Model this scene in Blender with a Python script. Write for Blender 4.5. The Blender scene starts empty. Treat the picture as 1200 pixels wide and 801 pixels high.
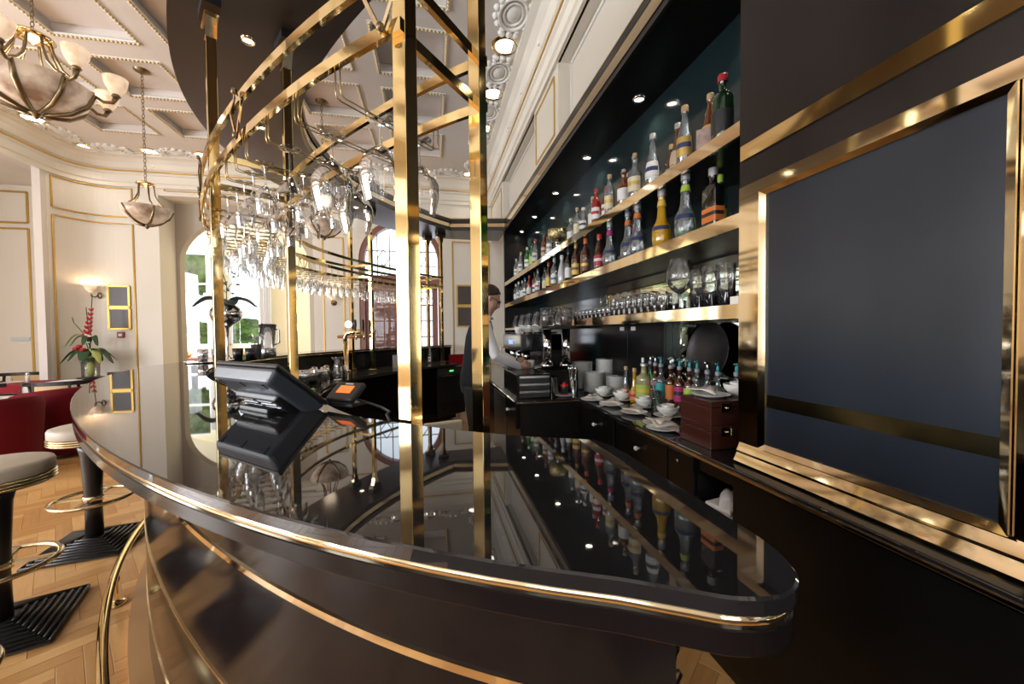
import bpy, bmesh, math, random
from mathutils import Vector, Matrix
rnd = random.Random(7)
S = bpy.context.scene
COL = S.collection
PI = math.pi
def rad(a): return a * PI / 180

# ------------------------------------------------------------------ camera
cd = bpy.data.cameras.new('camera')
cam = bpy.data.objects.new('camera', cd); COL.objects.link(cam)
YAW, PITCH, ROLL = rad(11.6115), rad(1.484), rad(-0.5923)
_f = Vector((math.sin(YAW) * math.cos(PITCH), math.cos(YAW) * math.cos(PITCH), -math.sin(PITCH)))
_r = Vector((math.cos(YAW), -math.sin(YAW), 0)); _u = _r.cross(_f)
_r2 = _r * math.cos(ROLL) + _u * math.sin(ROLL); _u2 = -_r * math.sin(ROLL) + _u * math.cos(ROLL)
cam.matrix_world = Matrix(((_r2.x, _u2.x, -_f.x, 0), (_r2.y, _u2.y, -_f.y, 0), (_r2.z, _u2.z, -_f.z, 1.40), (0, 0, 0, 1)))
cd.sensor_width = 36; cd.sensor_fit = 'HORIZONTAL'; cd.lens = 455.0 / 1200 * 36; cd.clip_start = 0.02
S.camera = cam

# ------------------------------------------------------------------ world, daylight, exposure
w = bpy.data.worlds.new('world'); S.world = w; w.use_nodes = True
wn = w.node_tree.nodes; wl = w.node_tree.links
bg = wn['Background']; bg.inputs['Color'].default_value = (0.80, 0.90, 1.0, 1); bg.inputs['Strength'].default_value = 2.0
S.view_settings.view_transform = 'Standard'; S.view_settings.look = 'None'
S.view_settings.exposure = 0.45; S.view_settings.gamma = 1.0; S.view_settings.use_curve_mapping = False
S.cycles.max_bounces = 10; S.cycles.diffuse_bounces = 4; S.cycles.glossy_bounces = 6
S.cycles.transparent_max_bounces = 24; S.cycles.transmission_bounces = 4
S.cycles.sample_clamp_indirect = 4.0; S.cycles.blur_glossy = 0.1
S.cycles.caustics_reflective = False; S.cycles.caustics_refractive = False

def lamp(name, kind, loc, energy, color=(1, 1, 1), rot=(0, 0, 0), size=None, size_y=None, **kw):
    l = bpy.data.lights.new(name, kind); l.energy = energy; l.color = color
    if kind == 'AREA':
        l.shape = 'RECTANGLE'; l.size = size; l.size_y = size_y
    for k, v in kw.items(): setattr(l, k, v)
    o = bpy.data.objects.new(name, l); COL.objects.link(o); o.location = loc; o.rotation_euler = rot
    return o
# daylight standing in the room's tall windows: three in the wall behind the viewer, three in the left wall
DAY = (0.93, 0.96, 1.0)
for x in (-4.9, -2.5, 0.0):
    lamp('window_daylight', 'AREA', (x, -3.96, 2.1), 22, DAY, (rad(90), 0, 0), 1.4, 2.6)
for y in (-2.3, 0.2, 2.7):
    lamp('window_daylight', 'AREA', (-7.86, y, 2.1), 170, DAY, (0, rad(-90), 0), 2.6, 1.4)

lamp('bay_fill_light', 'AREA', (-6.36, 9.5, 2.1), 150, DAY, (0, rad(-90), 0), 2.2, 1.5)   # fill lamp added to brighten the bay, out of view at its side

# ------------------------------------------------------------------ materials
MATS = {}
def mat(name, c, rough=0.5, metal=0.0, ior=1.5, c2=None, scale=8.0, bump=0.0, bscale=None, emit=None, estr=0.0, stretch=None, coat=0.0, alpha=None, spec=0.5, detail=3.0, etex=False, hard=False):
    if name in MATS: return MATS[name]
    m = bpy.data.materials.new(name); m.use_nodes = True
    nt = m.node_tree; b = nt.nodes['Principled BSDF']
    b.inputs['Roughness'].default_value = rough; b.inputs['Metallic'].default_value = metal
    b.inputs['IOR'].default_value = ior; b.inputs['Coat Weight'].default_value = coat
    b.inputs['Specular IOR Level'].default_value = spec
    if c2 is None: c2 = tuple(min(1, x * 0.9) for x in c)
    tc = nt.nodes.new('ShaderNodeTexCoord'); mp = nt.nodes.new('ShaderNodeMapping')
    if stretch: mp.inputs['Scale'].default_value = stretch
    nz = nt.nodes.new('ShaderNodeTexNoise'); nz.inputs['Scale'].default_value = scale; nz.inputs['Detail'].default_value = detail
    mx = nt.nodes.new('ShaderNodeMix'); mx.data_type = 'RGBA'
    mx.inputs[6].default_value = (*c, 1); mx.inputs[7].default_value = (*c2, 1)
    nt.links.new(tc.outputs['Object'], mp.inputs['Vector']); nt.links.new(mp.outputs['Vector'], nz.inputs['Vector'])
    fac = nz.outputs['Fac']
    if hard:
        mr = nt.nodes.new('ShaderNodeMapRange'); mr.inputs[1].default_value = .40; mr.inputs[2].default_value = .62
        nt.links.new(fac, mr.inputs[0]); fac = mr.outputs[0]
    nt.links.new(fac, mx.inputs[0]); nt.links.new(mx.outputs[2], b.inputs['Base Color'])
    if bump:
        bn = nt.nodes.new('ShaderNodeBump'); bn.inputs['Strength'].default_value = bump; bn.inputs['Distance'].default_value = 0.01
        n2 = nt.nodes.new('ShaderNodeTexNoise'); n2.inputs['Scale'].default_value = bscale or scale * 4
        nt.links.new(mp.outputs['Vector'], n2.inputs['Vector'])
        nt.links.new(n2.outputs['Fac'], bn.inputs['Height']); nt.links.new(bn.outputs['Normal'], b.inputs['Normal'])
    if emit:
        b.inputs['Emission Color'].default_value = (*emit, 1); b.inputs['Emission Strength'].default_value = estr
        if etex: nt.links.new(mx.outputs[2], b.inputs['Emission Color'])
    MATS[name] = m
    return m

def glass_mat(name, tint=(1, 1, 1), edge=(0.55, 0.6, 0.62), boost=1.6, base=0.03, body=None, bodyfac=0.0):
    """thin clear or tinted glass: see-through facing you, glossy and greyer towards its rims"""
    m = bpy.data.materials.new(name); m.use_nodes = True
    nt = m.node_tree; nt.nodes.clear()
    out = nt.nodes.new('ShaderNodeOutputMaterial')
    tr = nt.nodes.new('ShaderNodeBsdfTransparent'); gl = nt.nodes.new('ShaderNodeBsdfGlossy')
    gl.inputs['Roughness'].default_value = 0.02
    lw = nt.nodes.new('ShaderNodeLayerWeight'); lw.inputs['Blend'].default_value = 0.35
    mxc = nt.nodes.new('ShaderNodeMix'); mxc.data_type = 'RGBA'
    mxc.inputs[6].default_value = (*tint, 1); mxc.inputs[7].default_value = (tint[0] * edge[0], tint[1] * edge[1], tint[2] * edge[2], 1)
    pw = nt.nodes.new('ShaderNodeMath'); pw.operation = 'POWER'; pw.inputs[1].default_value = 2.0
    nt.links.new(lw.outputs['Facing'], pw.inputs[0]); nt.links.new(pw.outputs[0], mxc.inputs[0])
    nt.links.new(mxc.outputs[2], tr.inputs['Color'])
    fr = nt.nodes.new('ShaderNodeFresnel'); fr.inputs['IOR'].default_value = 1.5
    mu = nt.nodes.new('ShaderNodeMath'); mu.operation = 'MULTIPLY_ADD'; mu.inputs[1].default_value = boost; mu.inputs[2].default_value = base
    mu.use_clamp = True
    nt.links.new(fr.outputs[0], mu.inputs[0])
    ms = nt.nodes.new('ShaderNodeMixShader')
    nt.links.new(mu.outputs[0], ms.inputs[0])
    src = tr.outputs[0]
    if body:
        df = nt.nodes.new('ShaderNodeBsdfDiffuse'); df.inputs['Color'].default_value = (*body, 1)
        m2 = nt.nodes.new('ShaderNodeMixShader'); m2.inputs[0].default_value = bodyfac
        nt.links.new(tr.outputs[0], m2.inputs[1]); nt.links.new(df.outputs[0], m2.inputs[2]); src = m2.outputs[0]
    nt.links.new(src, ms.inputs[1]); nt.links.new(gl.outputs[0], ms.inputs[2])
    nt.links.new(ms.outputs[0], out.inputs['Surface'])
    MATS[name] = m
    return m

BRASS = mat('polished_brass', (0.88, 0.71, 0.38), 0.07, 1.0, c2=(0.80, 0.61, 0.28), scale=3, stretch=(1, 1, .25), bump=.035, bscale=2.0)
BRASSW = mat('thin_brass_wire', (0.46, 0.35, 0.17), 0.32, 1.0, c2=(0.36, 0.27, 0.12))
BRASS2 = mat('brushed_pale_brass', (0.94, 0.79, 0.54), 0.06, 1.0, c2=(0.86, 0.70, 0.43), scale=5, bump=.06, bscale=2.2)
BRASSREFL = mat('dim_brass_reflection', (0.36, 0.31, 0.17), 0.16, 1.0, c2=(0.22, 0.20, 0.12), scale=9)  # colour of the brass reflection drawn on the glass panel
GILT = mat('gilt_moulding', (0.72, 0.47, 0.13), 0.34, 0.7, c2=(0.55, 0.33, 0.07), scale=40, bump=.2)
GRANITE = mat('black_polished_granite', (0.006, 0.006, 0.007), 0.02, 0.0, 1.72, c2=(0.022, 0.021, 0.022), scale=420, detail=6)
LACQ = mat('brown_black_lacquer', (0.012, 0.008, 0.008), 0.12, 0.0, 1.40, c2=(0.008, 0.006, 0.006), scale=2, spec=.28)
BLACK = mat('black_lacquer', (0.006, 0.005, 0.005), 0.25, 0.0, 1.5, c2=(0.004, 0.004, 0.004), scale=3, spec=.35)
BROWNP = mat('dark_brown_panel', (0.015, 0.012, 0.0115), 0.26, 0.0, 1.45, c2=(0.012, 0.0095, 0.009), scale=2)
CANOPY = mat('dark_brown_canopy', (0.045, 0.034, 0.032), 0.28, 0.0, 1.55, c2=(0.034, 0.026, 0.025), scale=2)
SCREEN = mat('dark_slate_glass', (0.018, 0.024, 0.034), 0.24, 0.0, 1.5, c2=(0.014, 0.019, 0.028), scale=3)
TEAL = mat('dark_teal_back_glass', (0.007, 0.015, 0.017), 0.10, 0.0, 1.7, c2=(0.013, 0.024, 0.027), scale=4, stretch=(1, 1, .3))
MIRROR = mat('aged_green_mirror', (0.62, 0.70, 0.60), 0.03, 1.0, c2=(0.52, 0.60, 0.52), scale=2)
WALL = mat('cream_plaster', (0.80, 0.75, 0.665), 0.75, c2=(0.76, 0.71, 0.625), scale=1.5, bump=.05, bscale=60)
WALLD = mat('shaded_plaster', (0.47, 0.41, 0.33), 0.75, c2=(0.43, 0.37, 0.30), scale=1.5)  # niche wall's shade, put into a darker plaster colour
BAYW = mat('yellow_cream_plaster', (0.86, 0.79, 0.58), 0.75, c2=(0.83, 0.76, 0.55), scale=1.5)
WHITE = mat('white_painted_wood', (0.84, 0.83, 0.80), 0.45, c2=(0.80, 0.79, 0.76), scale=3)
CEIL = mat('ceiling_plaster', (0.74, 0.68, 0.63), 0.8, c2=(0.70, 0.64, 0.59), scale=1.5)
CEILD = mat('coffer_plaster', (0.72, 0.65, 0.60), 0.8, c2=(0.68, 0.61, 0.56), scale=1.5)
CHROME = mat('chrome', (0.80, 0.81, 0.83), 0.07, 1.0, c2=(0.74, 0.75, 0.78), scale=4)
STEEL = mat('brushed_steel', (0.55, 0.56, 0.58), 0.25, 1.0, c2=(0.46, 0.47, 0.49), scale=20, stretch=(1, 1, .1))
BPLAST = mat('black_plastic', (0.020, 0.020, 0.022), 0.38, c2=(0.014, 0.014, 0.016), scale=30)
GPLAST = mat('grey_blue_plastic', (0.075, 0.08, 0.095), 0.35, c2=(0.06, 0.064, 0.078), scale=10)
PORC = mat('white_porcelain', (0.80, 0.79, 0.75), 0.12, c2=(0.77, 0.76, 0.72), scale=5)
PAPER = mat('paper_napkin', (0.78, 0.72, 0.64), 0.85, c2=(0.72, 0.66, 0.58), scale=12, bump=.15)
LINEN = mat('white_linen', (0.85, 0.84, 0.84), 0.9, c2=(0.80, 0.79, 0.80), scale=20, bump=.1)
REDC = mat('red_table_runner', (0.33, 0.020, 0.035), 0.9, c2=(0.27, 0.015, 0.03), scale=30, bump=.1)
VELVET = mat('crimson_velvet', (0.15, 0.003, 0.010), 0.8, c2=(0.095, 0.002, 0.006), scale=3, spec=.2)
PINK = mat('rose_cloth', (0.60, 0.26, 0.27), 0.9, c2=(0.52, 0.22, 0.24), scale=20)
LEATH = mat('beige_leather', (0.50, 0.44, 0.35), 0.45, c2=(0.44, 0.38, 0.30), scale=25, bump=.12, bscale=120)
BWOOD = mat('black_stained_wood', (0.018, 0.014, 0.013), 0.28, c2=(0.012, 0.010, 0.009), scale=10)
RUBBER = mat('black_ribbed_base', (0.018, 0.016, 0.016), 0.33, c2=(0.012, 0.011, 0.011), scale=30)
CANE = mat('tan_cane', (0.62, 0.45, 0.24), 0.6, c2=(0.52, 0.36, 0.18), scale=60, bump=.3)
MAHOG = mat('mahogany_box', (0.075, 0.022, 0.015), 0.22, c2=(0.045, 0.013, 0.009), scale=6, stretch=(.6, .6, 6))
DOORW = mat('red_brown_door_wood', (0.30, 0.135, 0.105), 0.4, c2=(0.24, 0.10, 0.08), scale=8, stretch=(6, 6, .7))
SLATE = mat('dark_bronze_print', (0.075, 0.055, 0.045), 0.35, c2=(0.045, 0.034, 0.028), scale=4)
BEADG = mat('bead_gilding', (0.66, 0.52, 0.30), 0.4, 0.3, c2=(0.52, 0.38, 0.18), scale=40)
ALAB = mat('alabaster_glass', (0.62, 0.49, 0.37), 0.35, c2=(0.22, 0.13, 0.08), scale=5, emit=(1.0, 0.72, 0.48), estr=0.30, detail=8, etex=True, hard=True)
ALABLIT = mat('lit_alabaster_cup', (0.95, 0.74, 0.54), 0.4, c2=(0.74, 0.52, 0.34), scale=11, emit=(1.0, 0.78, 0.56), estr=0.42, etex=True, detail=6, hard=True)
BRONZE = mat('antique_bronze', (0.30, 0.23, 0.13), 0.38, 0.9, c2=(0.18, 0.135, 0.075), scale=20)
SATIN = mat('satin_champagne_metal', (0.66, 0.55, 0.36), 0.22, 1.0, c2=(0.58, 0.48, 0.30), scale=6)
GLOW = mat('downlight_lens', (1, 0.95, 0.85), 0.5, emit=(1.0, 0.93, 0.80), estr=5)
SPOTG = mat('halogen_lens', (1, 0.9, 0.75), 0.5, emit=(1.0, 0.86, 0.66), estr=30)
LEAF = mat('dark_green_leaf', (0.030, 0.085, 0.030), 0.4, c2=(0.018, 0.05, 0.018), scale=10)
LEAFY = mat('yellow_green_leaf', (0.42, 0.46, 0.12), 0.5, c2=(0.30, 0.36, 0.08), scale=12)
ORCH = mat('grey_green_leaf', (0.06, 0.085, 0.075), 0.32, c2=(0.035, 0.055, 0.05), scale=8)
REDF = mat('red_petal', (0.50, 0.006, 0.012), 0.5, c2=(0.34, 0.004, 0.01), scale=20)
WHF = mat('white_petal', (0.85, 0.85, 0.82), 0.6, scale=20)
TREE = mat('tree_foliage', (0.010, 0.045, 0.006), 0.9, c2=(0.07, 0.14, 0.02), scale=4, bump=1.0, spec=.1, hard=True)
SKIN = mat('skin', (0.56, 0.33, 0.24), 0.5, c2=(0.50, 0.28, 0.20), scale=10)
HAIR = mat('dark_brown_hair', (0.030, 0.014, 0.008), 0.6, c2=(0.016, 0.008, 0.005), scale=40, stretch=(1, 1, .2), spec=.2)
SHIRT = mat('white_shirt', (0.72, 0.71, 0.72), 0.85, c2=(0.62, 0.61, 0.63), scale=8)
VEST = mat('charcoal_vest', (0.013, 0.014, 0.017), 0.85, c2=(0.009, 0.010, 0.012), scale=40, spec=.15)
TROUS = mat('black_trousers', (0.008, 0.008, 0.010), 0.8, c2=(0.005, 0.005, 0.006), scale=20)
ORANGE = mat('orange_display', (0.9, 0.2, 0.04), 0.4, emit=(1.0, 0.18, 0.03), estr=0.7)
GREENLED = mat('green_led', (0.1, 0.8, 0.1), 0.4, emit=(0.1, 1.0, 0.1), estr=2)
GLASS = glass_mat('clear_thin_glass', edge=(0.66, 0.70, 0.72), boost=.75, base=0.012, body=(.85, .88, .9), bodyfac=.02)
TUMB = glass_mat('shelf_tumbler_glass', edge=(0.88, 0.91, 0.92), boost=1.2, base=0.02, body=(.92, .95, .97), bodyfac=.05)
PANE = glass_mat('window_pane_glass', edge=(0.9, 0.92, 0.92), boost=0.8, base=0.01)

# ------------------------------------------------------------------ mesh builder
class MB:
    def __init__(s): s.v = []; s.f = []; s.sm = []; s.mi = []
    def add(s, vs, fs, smooth=False, mi=0):
        o = len(s.v); s.v.extend([tuple(p) for p in vs])
        for f in fs: s.f.append(tuple(i + o for i in f)); s.sm.append(smooth); s.mi.append(mi)
        return s
    def box(s, x0, x1, y0, y1, z0, z1, mi=0):
        vs = [(x, y, z) for z in (z0, z1) for y in (y0, y1) for x in (x0, x1)]
        return s.add(vs, [(0, 2, 3, 1), (4, 5, 7, 6), (0, 1, 5, 4), (2, 6, 7, 3), (0, 4, 6, 2), (1, 3, 7, 5)], False, mi)
    def obox(s, c, sx, sy, sz, rz=0, mi=0, M=None):
        vs = []
        M = M or Matrix.Rotation(rz, 3, 'Z')
        for z in (-sz / 2, sz / 2):
            for y in (-sy / 2, sy / 2):
                for x in (-sx / 2, sx / 2): vs.append(Vector(c) + M @ Vector((x, y, z)))
        return s.add(vs, [(0, 2, 3, 1), (4, 5, 7, 6), (0, 1, 5, 4), (2, 6, 7, 3), (0, 4, 6, 2), (1, 3, 7, 5)], False, mi)
    def lathe(s, prof, n=24, c=(0, 0, 0), smooth=True, mi=0, M=None, caps=True, sx=1, sy=1):
        vs = []; fs = []
        for (r, z) in prof:
            for k in range(n):
                a = 2 * PI * k / n
                p = Vector((r * math.cos(a) * sx, r * math.sin(a) * sy, z))
                if M: p = M @ p
                vs.append(Vector(c) + p)
        for i in range(len(prof) - 1):
            for k in range(n):
                a = i * n + k; b = i * n + (k + 1) % n
                fs.append((a, b, b + n, a + n))
        s.add(vs, fs, smooth, mi)
        if caps:
            o = len(s.v) - len(vs)
            if prof[0][0] > 1e-4: s.f.append(tuple(o + k for k in reversed(range(n)))); s.sm.append(False); s.mi.append(mi)
            if prof[-1][0] > 1e-4: s.f.append(tuple(o + (len(prof) - 1) * n + k for k in range(n))); s.sm.append(False); s.mi.append(mi)
        return s
    def tube(s, pts, r, n=8, closed=False, mi=0, smooth=True):
        pts = [Vector(p) for p in pts]; N = len(pts)
        rs = r if isinstance(r, (list, tuple)) else [r] * N
        vs = []; up = None
        for i, p in enumerate(pts):
            if closed: t = pts[(i + 1) % N] - pts[i - 1]
            else: t = pts[min(i + 1, N - 1)] - pts[max(i - 1, 0)]
            if t.length < 1e-9: t = Vector((0, 0, 1))
            t.normalize()
            if up is None:
                up = Vector((0, 0, 1)) if abs(t.z) < .9 else Vector((1, 0, 0))
            u = (up - t * up.dot(t))
            if u.length < 1e-6: u = t.orthogonal()
            u.normalize(); up = u; q = t.cross(u)
            for k in range(n):
                a = 2 * PI * k / n
                vs.append(p + (u * math.cos(a) + q * math.sin(a)) * rs[i])
        fs = []
        for i in range(N if closed else N - 1):
            for k in range(n):
                a = i * n + k; b = i * n + (k + 1) % n; c_ = ((i + 1) % N) * n + k; d = ((i + 1) % N) * n + (k + 1) % n
                fs.append((a, b, d, c_))
        s.add(vs, fs, smooth, mi)
        if not closed:
            o = len(s.v) - len(vs)
            s.f.append(tuple(o + k for k in reversed(range(n)))); s.sm.append(False); s.mi.append(mi)
            s.f.append(tuple(o + (N - 1) * n + k for k in range(n))); s.sm.append(False); s.mi.append(mi)
        return s
    def bar(s, a, b, w, h, mi=0):
        """straight bar of section w (across) x h (up)"""
        a = Vector(a); b = Vector(b); t = (b - a).normalized()
        up = Vector((0, 0, 1)) if abs(t.z) < .98 else Vector((1, 0, 0))
        q = t.cross(up).normalized(); u = q.cross(t)
        vs = []
        for p in (a, b):
            for (i, j) in ((-1, -1), (1, -1), (1, 1), (-1, 1)): vs.append(p + q * i * w / 2 + u * j * h / 2)
        return s.add(vs, [(3, 2, 1, 0), (4, 5, 6, 7), (0, 1, 5, 4), (1, 2, 6, 5), (2, 3, 7, 6), (3, 0, 4, 7)], False, mi)
    def prism(s, poly, z0, z1, mi=0):
        n = len(poly)
        vs = [(p[0], p[1], z0) for p in poly] + [(p[0], p[1], z1) for p in poly]
        fs = [tuple(reversed(range(n))), tuple(range(n, 2 * n))] + [(i, (i + 1) % n, n + (i + 1) % n, n + i) for i in range(n)]
        return s.add(vs, fs, False, mi)
    def ring(s, A, B, z0, z1, mi=0, ends=True):
        """slab between two plan curves A and B (same length)"""
        n = len(A); vs = []
        for z in (z0, z1):
            vs += [(p[0], p[1], z) for p in A]; vs += [(p[0], p[1], z) for p in B]
        fs = []
        for i in range(n - 1):
            fs.append((i, i + 1, n + i + 1, n + i)); fs.append((2 * n + i, 3 * n + i, 3 * n + i + 1, 2 * n + i + 1))
            fs.append((i, 2 * n + i, 2 * n + i + 1, i + 1)); fs.append((n + i, n + i + 1, 3 * n + i + 1, 3 * n + i))
        if ends:
            fs.append((0, n, 3 * n, 2 * n)); fs.append((n - 1, 3 * n - 1, 4 * n - 1, 2 * n - 1))
        return s.add(vs, fs, False, mi)
    def sweep(s, path, prof, closed=False, mi=0, smooth=False, capped=True):
        """path: plan points; prof: (offset to the left of travel, z)"""
        P = [Vector((p[0], p[1])) for p in path]; N = len(P); vs = []; m = len(prof)
        for i, p in enumerate(P):
            if closed: t0 = P[i] - P[i - 1]; t1 = P[(i + 1) % N] - P[i]
            else: t0 = P[i] - P[i - 1] if i else P[1] - P[0]; t1 = P[i + 1] - P[i] if i < N - 1 else P[-1] - P[-2]
            n0 = Vector((-t0.y, t0.x)).normalized(); n1 = Vector((-t1.y, t1.x)).normalized()
            n = (n0 + n1).normalized(); k = 1 / max(.3, n.dot(n0))
            for (d, z) in prof: vs.append((p.x + n.x * d * k, p.y + n.y * d * k, z))
        fs = []
        for i in range(N if closed else N - 1):
            j = (i + 1) % N
            for k in range(m):
                l = (k + 1) % m
                fs.append((i * m + k, j * m + k, j * m + l, i * m + l))
        s.add(vs, fs, smooth, mi)
        if capped and not closed:
            o = len(s.v) - len(vs)
            s.f.append(tuple(o + k for k in range(m))); s.sm.append(False); s.mi.append(mi)
            s.f.append(tuple(o + (N - 1) * m + k for k in reversed(range(m)))); s.sm.append(False); s.mi.append(mi)
        return s
    def mesh(s, name, mats):
        me = bpy.data.meshes.new(name); me.from_pydata(s.v, [], s.f)
        for m in (mats if isinstance(mats, (list, tuple)) else [mats]): me.materials.append(m)
        me.polygons.foreach_set('use_smooth', s.sm); me.polygons.foreach_set('material_index', s.mi)
        me.update(); return me
    def build(s, name, mats, parent=None, loc=None, rz=0, bevel=0, seg=2):
        return place(name, s.mesh(name, mats), parent, loc, rz, bevel, seg)

def place(name, me, parent=None, loc=None, rz=0, bevel=0, seg=2):
    o = bpy.data.objects.new(name, me); COL.objects.link(o)
    if parent: o.parent = parent
    if loc: o.location = loc
    if rz: o.rotation_euler = (0, 0, rz)
    if bevel:
        b = o.modifiers.new('edge', 'BEVEL'); b.width = bevel; b.segments = seg; b.limit_method = 'ANGLE'; b.angle_limit = rad(40)
    return o
def thing(name, label, cat, loc=(0, 0, 0), rz=0, group=None):
    o = bpy.data.objects.new(name, None); COL.objects.link(o); o.empty_display_size = .05
    o.location = loc; o.rotation_euler = (0, 0, rz)
    return tag(o, label, cat, group)
def tag(o, label, cat, group=None, kind=None):
    o['label'] = label; o['category'] = cat
    if group: o['group'] = group
    if kind: o['kind'] = kind
    return o
def struct(o, label=None):
    o['kind'] = 'structure'
    if label: o['label'] = label
    return o
def copy_tree(o, parent=None):
    c = o.copy(); COL.objects.link(c); c.parent = parent
    for ch in list(o.children): copy_tree(ch, c)
    return c
ORD = ['first', 'second', 'third', 'fourth', 'fifth', 'sixth', 'seventh', 'eighth', 'ninth', 'tenth', 'eleventh', 'twelfth', 'thirteenth', 'fourteenth', 'fifteenth', 'sixteenth', 'seventeenth', 'eighteenth', 'nineteenth', 'twentieth', 'twenty-first', 'twenty-second', 'twenty-third', 'twenty-fourth', 'twenty-fifth', 'twenty-sixth', 'twenty-seventh', 'twenty-eighth', 'twenty-ninth', 'thirtieth']

# the bar's plan curve: t = angle about (1.5, 3.9), d = distance inward from the counter's outer edge
CX, CY = 1.5, 3.9
def _rr(t): return 3.595 - .396 * t ** 2 + .794 * t ** 4 - .286 * t ** 6
def cur(t, d=0.0):
    p = lambda a: Vector((CX - _rr(a) * math.cos(a), CY - _rr(a) * math.sin(a)))
    q = p(t); g = (p(t + 1e-4) - p(t - 1e-4)).normalized(); n = Vector((-g.y, g.x))
    if n.dot(Vector((CX, CY)) - q) < 0: n = -n
    return q + n * d
def arc(a0, a1, d, n): return [cur(rad(a0 + (a1 - a0) * i / n), d) for i in range(n + 1)]
def inward(t):
    return (cur(t, .1) - cur(t, 0)).normalized()

# ================================================================== THE SETTING
# ------------------------------------------------------------------ floor: oak herringbone parquet
def plank_mat():
    m = bpy.data.materials.new('oak_parquet'); m.use_nodes = True
    nt = m.node_tree; b = nt.nodes['Principled BSDF']; b.inputs['Roughness'].default_value = .30
    at = nt.nodes.new('ShaderNodeAttribute'); at.attribute_name = 'tint'
    tc = nt.nodes.new('ShaderNodeTexCoord'); mp = nt.nodes.new('ShaderNodeMapping'); mp.inputs['Scale'].default_value = (6, 6, 6)
    uv = nt.nodes.new('ShaderNodeUVMap'); uv.uv_map = 'grain'
    nz = nt.nodes.new('ShaderNodeTexNoise'); nz.inputs['Scale'].default_value = 1.0; nz.inputs['Detail'].default_value = 5
    cr = nt.nodes.new('ShaderNodeValToRGB')
    cr.color_ramp.elements[0].color = (0.40, 0.185, 0.055, 1); cr.color_ramp.elements[1].color = (0.76, 0.45, 0.18, 1)
    add = nt.nodes.new('ShaderNodeMath'); add.operation = 'MULTIPLY_ADD'; add.inputs[1].default_value = .55
    nt.links.new(uv.outputs[0], nz.inputs['Vector']); nt.links.new(nz.outputs['Fac'], add.inputs[0])
    nt.links.new(at.outputs['Fac'], add.inputs[2]); nt.links.new(add.outputs[0], cr.inputs[0]); nt.links.new(cr.outputs[0], b.inputs['Base Color'])
    bn = nt.nodes.new('ShaderNodeBump'); bn.inputs['Strength'].default_value = .08; bn.inputs['Distance'].default_value = .004
    nt.links.new(nz.outputs['Fac'], bn.inputs['Height']); nt.links.new(bn.outputs['Normal'], b.inputs['Normal'])
    return m
OAK = plank_mat()
PL, PW = .32, .08
def plank_geo(mb, cx, cy, rz, tint, tl, uvs, dz=0):
    c, s = math.cos(rz), math.sin(rz); g = .0006; ch = .0014
    L, W = PL / 2 - g, PW / 2 - g
    vs = []
    for (l, ww, z) in ((L, W, -.010), (L, W, -.0012), (L - ch, W - ch, 0)):
        for (i, j) in ((-1, -1), (1, -1), (1, 1), (-1, 1)):
            x, y = i * l, j * ww; vs.append((cx + x * c - y * s, cy + x * s + y * c, z + dz))
    fs = [(8, 9, 10, 11)] + [(a, (a + 1) % 4, 4 + (a + 1) % 4, 4 + a) for a in range(4)] + [(4 + a, 4 + (a + 1) % 4, 8 + (a + 1) % 4, 8 + a) for a in range(4)]
    mb.add(vs, fs)
    off = rnd.random() * 50
    for f in fs:
        tl.append(tint)
        for k in f:
            a = k % 4; i, j = ((-1, -1), (1, -1), (1, 1), (-1, 1))[a]
            uvs.append((off + i * L * 5, off * .7 + j * W * 42))
def plank_finish(me, tl, uvs):
    at = me.attributes.new('tint', 'FLOAT', 'FACE'); at.data.foreach_set('value', tl)
    ul = me.uv_layers.new(name='grain'); ul.data.foreach_set('uv', [q for p in uvs for q in p])
floor = struct(MB().box(-8.1, 1.8, -4.1, 8.5, -.2, -.0045).build('floor', mat('parquet_underlay', (0.10, 0.05, 0.02), .8)), 'oak herringbone parquet floor')
pos = []
A45 = rad(38)
for i in range(-160, 160):
    for j in range(-36, 36):
        for (ox, oy, r) in ((PL / 2, PW / 2, 0), (PL + PW / 2, PW - PL / 2, PI / 2)):
            x = i * PW + j * PL + ox; y = i * PW - j * PL + oy
            X = -3 + x * math.cos(A45) - y * math.sin(A45); Y = 3 + x * math.sin(A45) + y * math.cos(A45)
            if -8.0 < X < 1.55 and -.6 < Y < 8.2: pos.append((X, Y, r + A45))
def in_view(X, Y):
    if Y < 1.2: return False
    v = X / Y
    return -1.04 < v < -.62 and (Vector((X, Y)) - Vector((CX, CY))).length > _rr(math.atan2(CY - Y, CX - X)) - .25
near = sorted([p for p in pos if in_view(p[0], p[1])], key=lambda p: p[0] ** 2 + p[1] ** 2)[:290]
nset = set(near)
var = []
for k in range(10):
    mb = MB(); tl = []; uvs = []
    plank_geo(mb, 0, 0, 0, rnd.uniform(-.08, .58), tl, uvs); me = mb.mesh('plank', OAK); plank_finish(me, tl, uvs); var.append(me)
for p in near: place('plank', rnd.choice(var), floor, (p[0], p[1], rnd.uniform(-.0004, .0004)), p[2])
mb = MB(); tl = []; uvs = []
for p in pos:
    if p not in nset: plank_geo(mb, p[0], p[1], p[2], rnd.uniform(-.08, .58), tl, uvs)
me = mb.mesh('parquet_planks', OAK); plank_finish(me, tl, uvs)
place('parquet_planks', me, floor)['kind'] = 'stuff'

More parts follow.
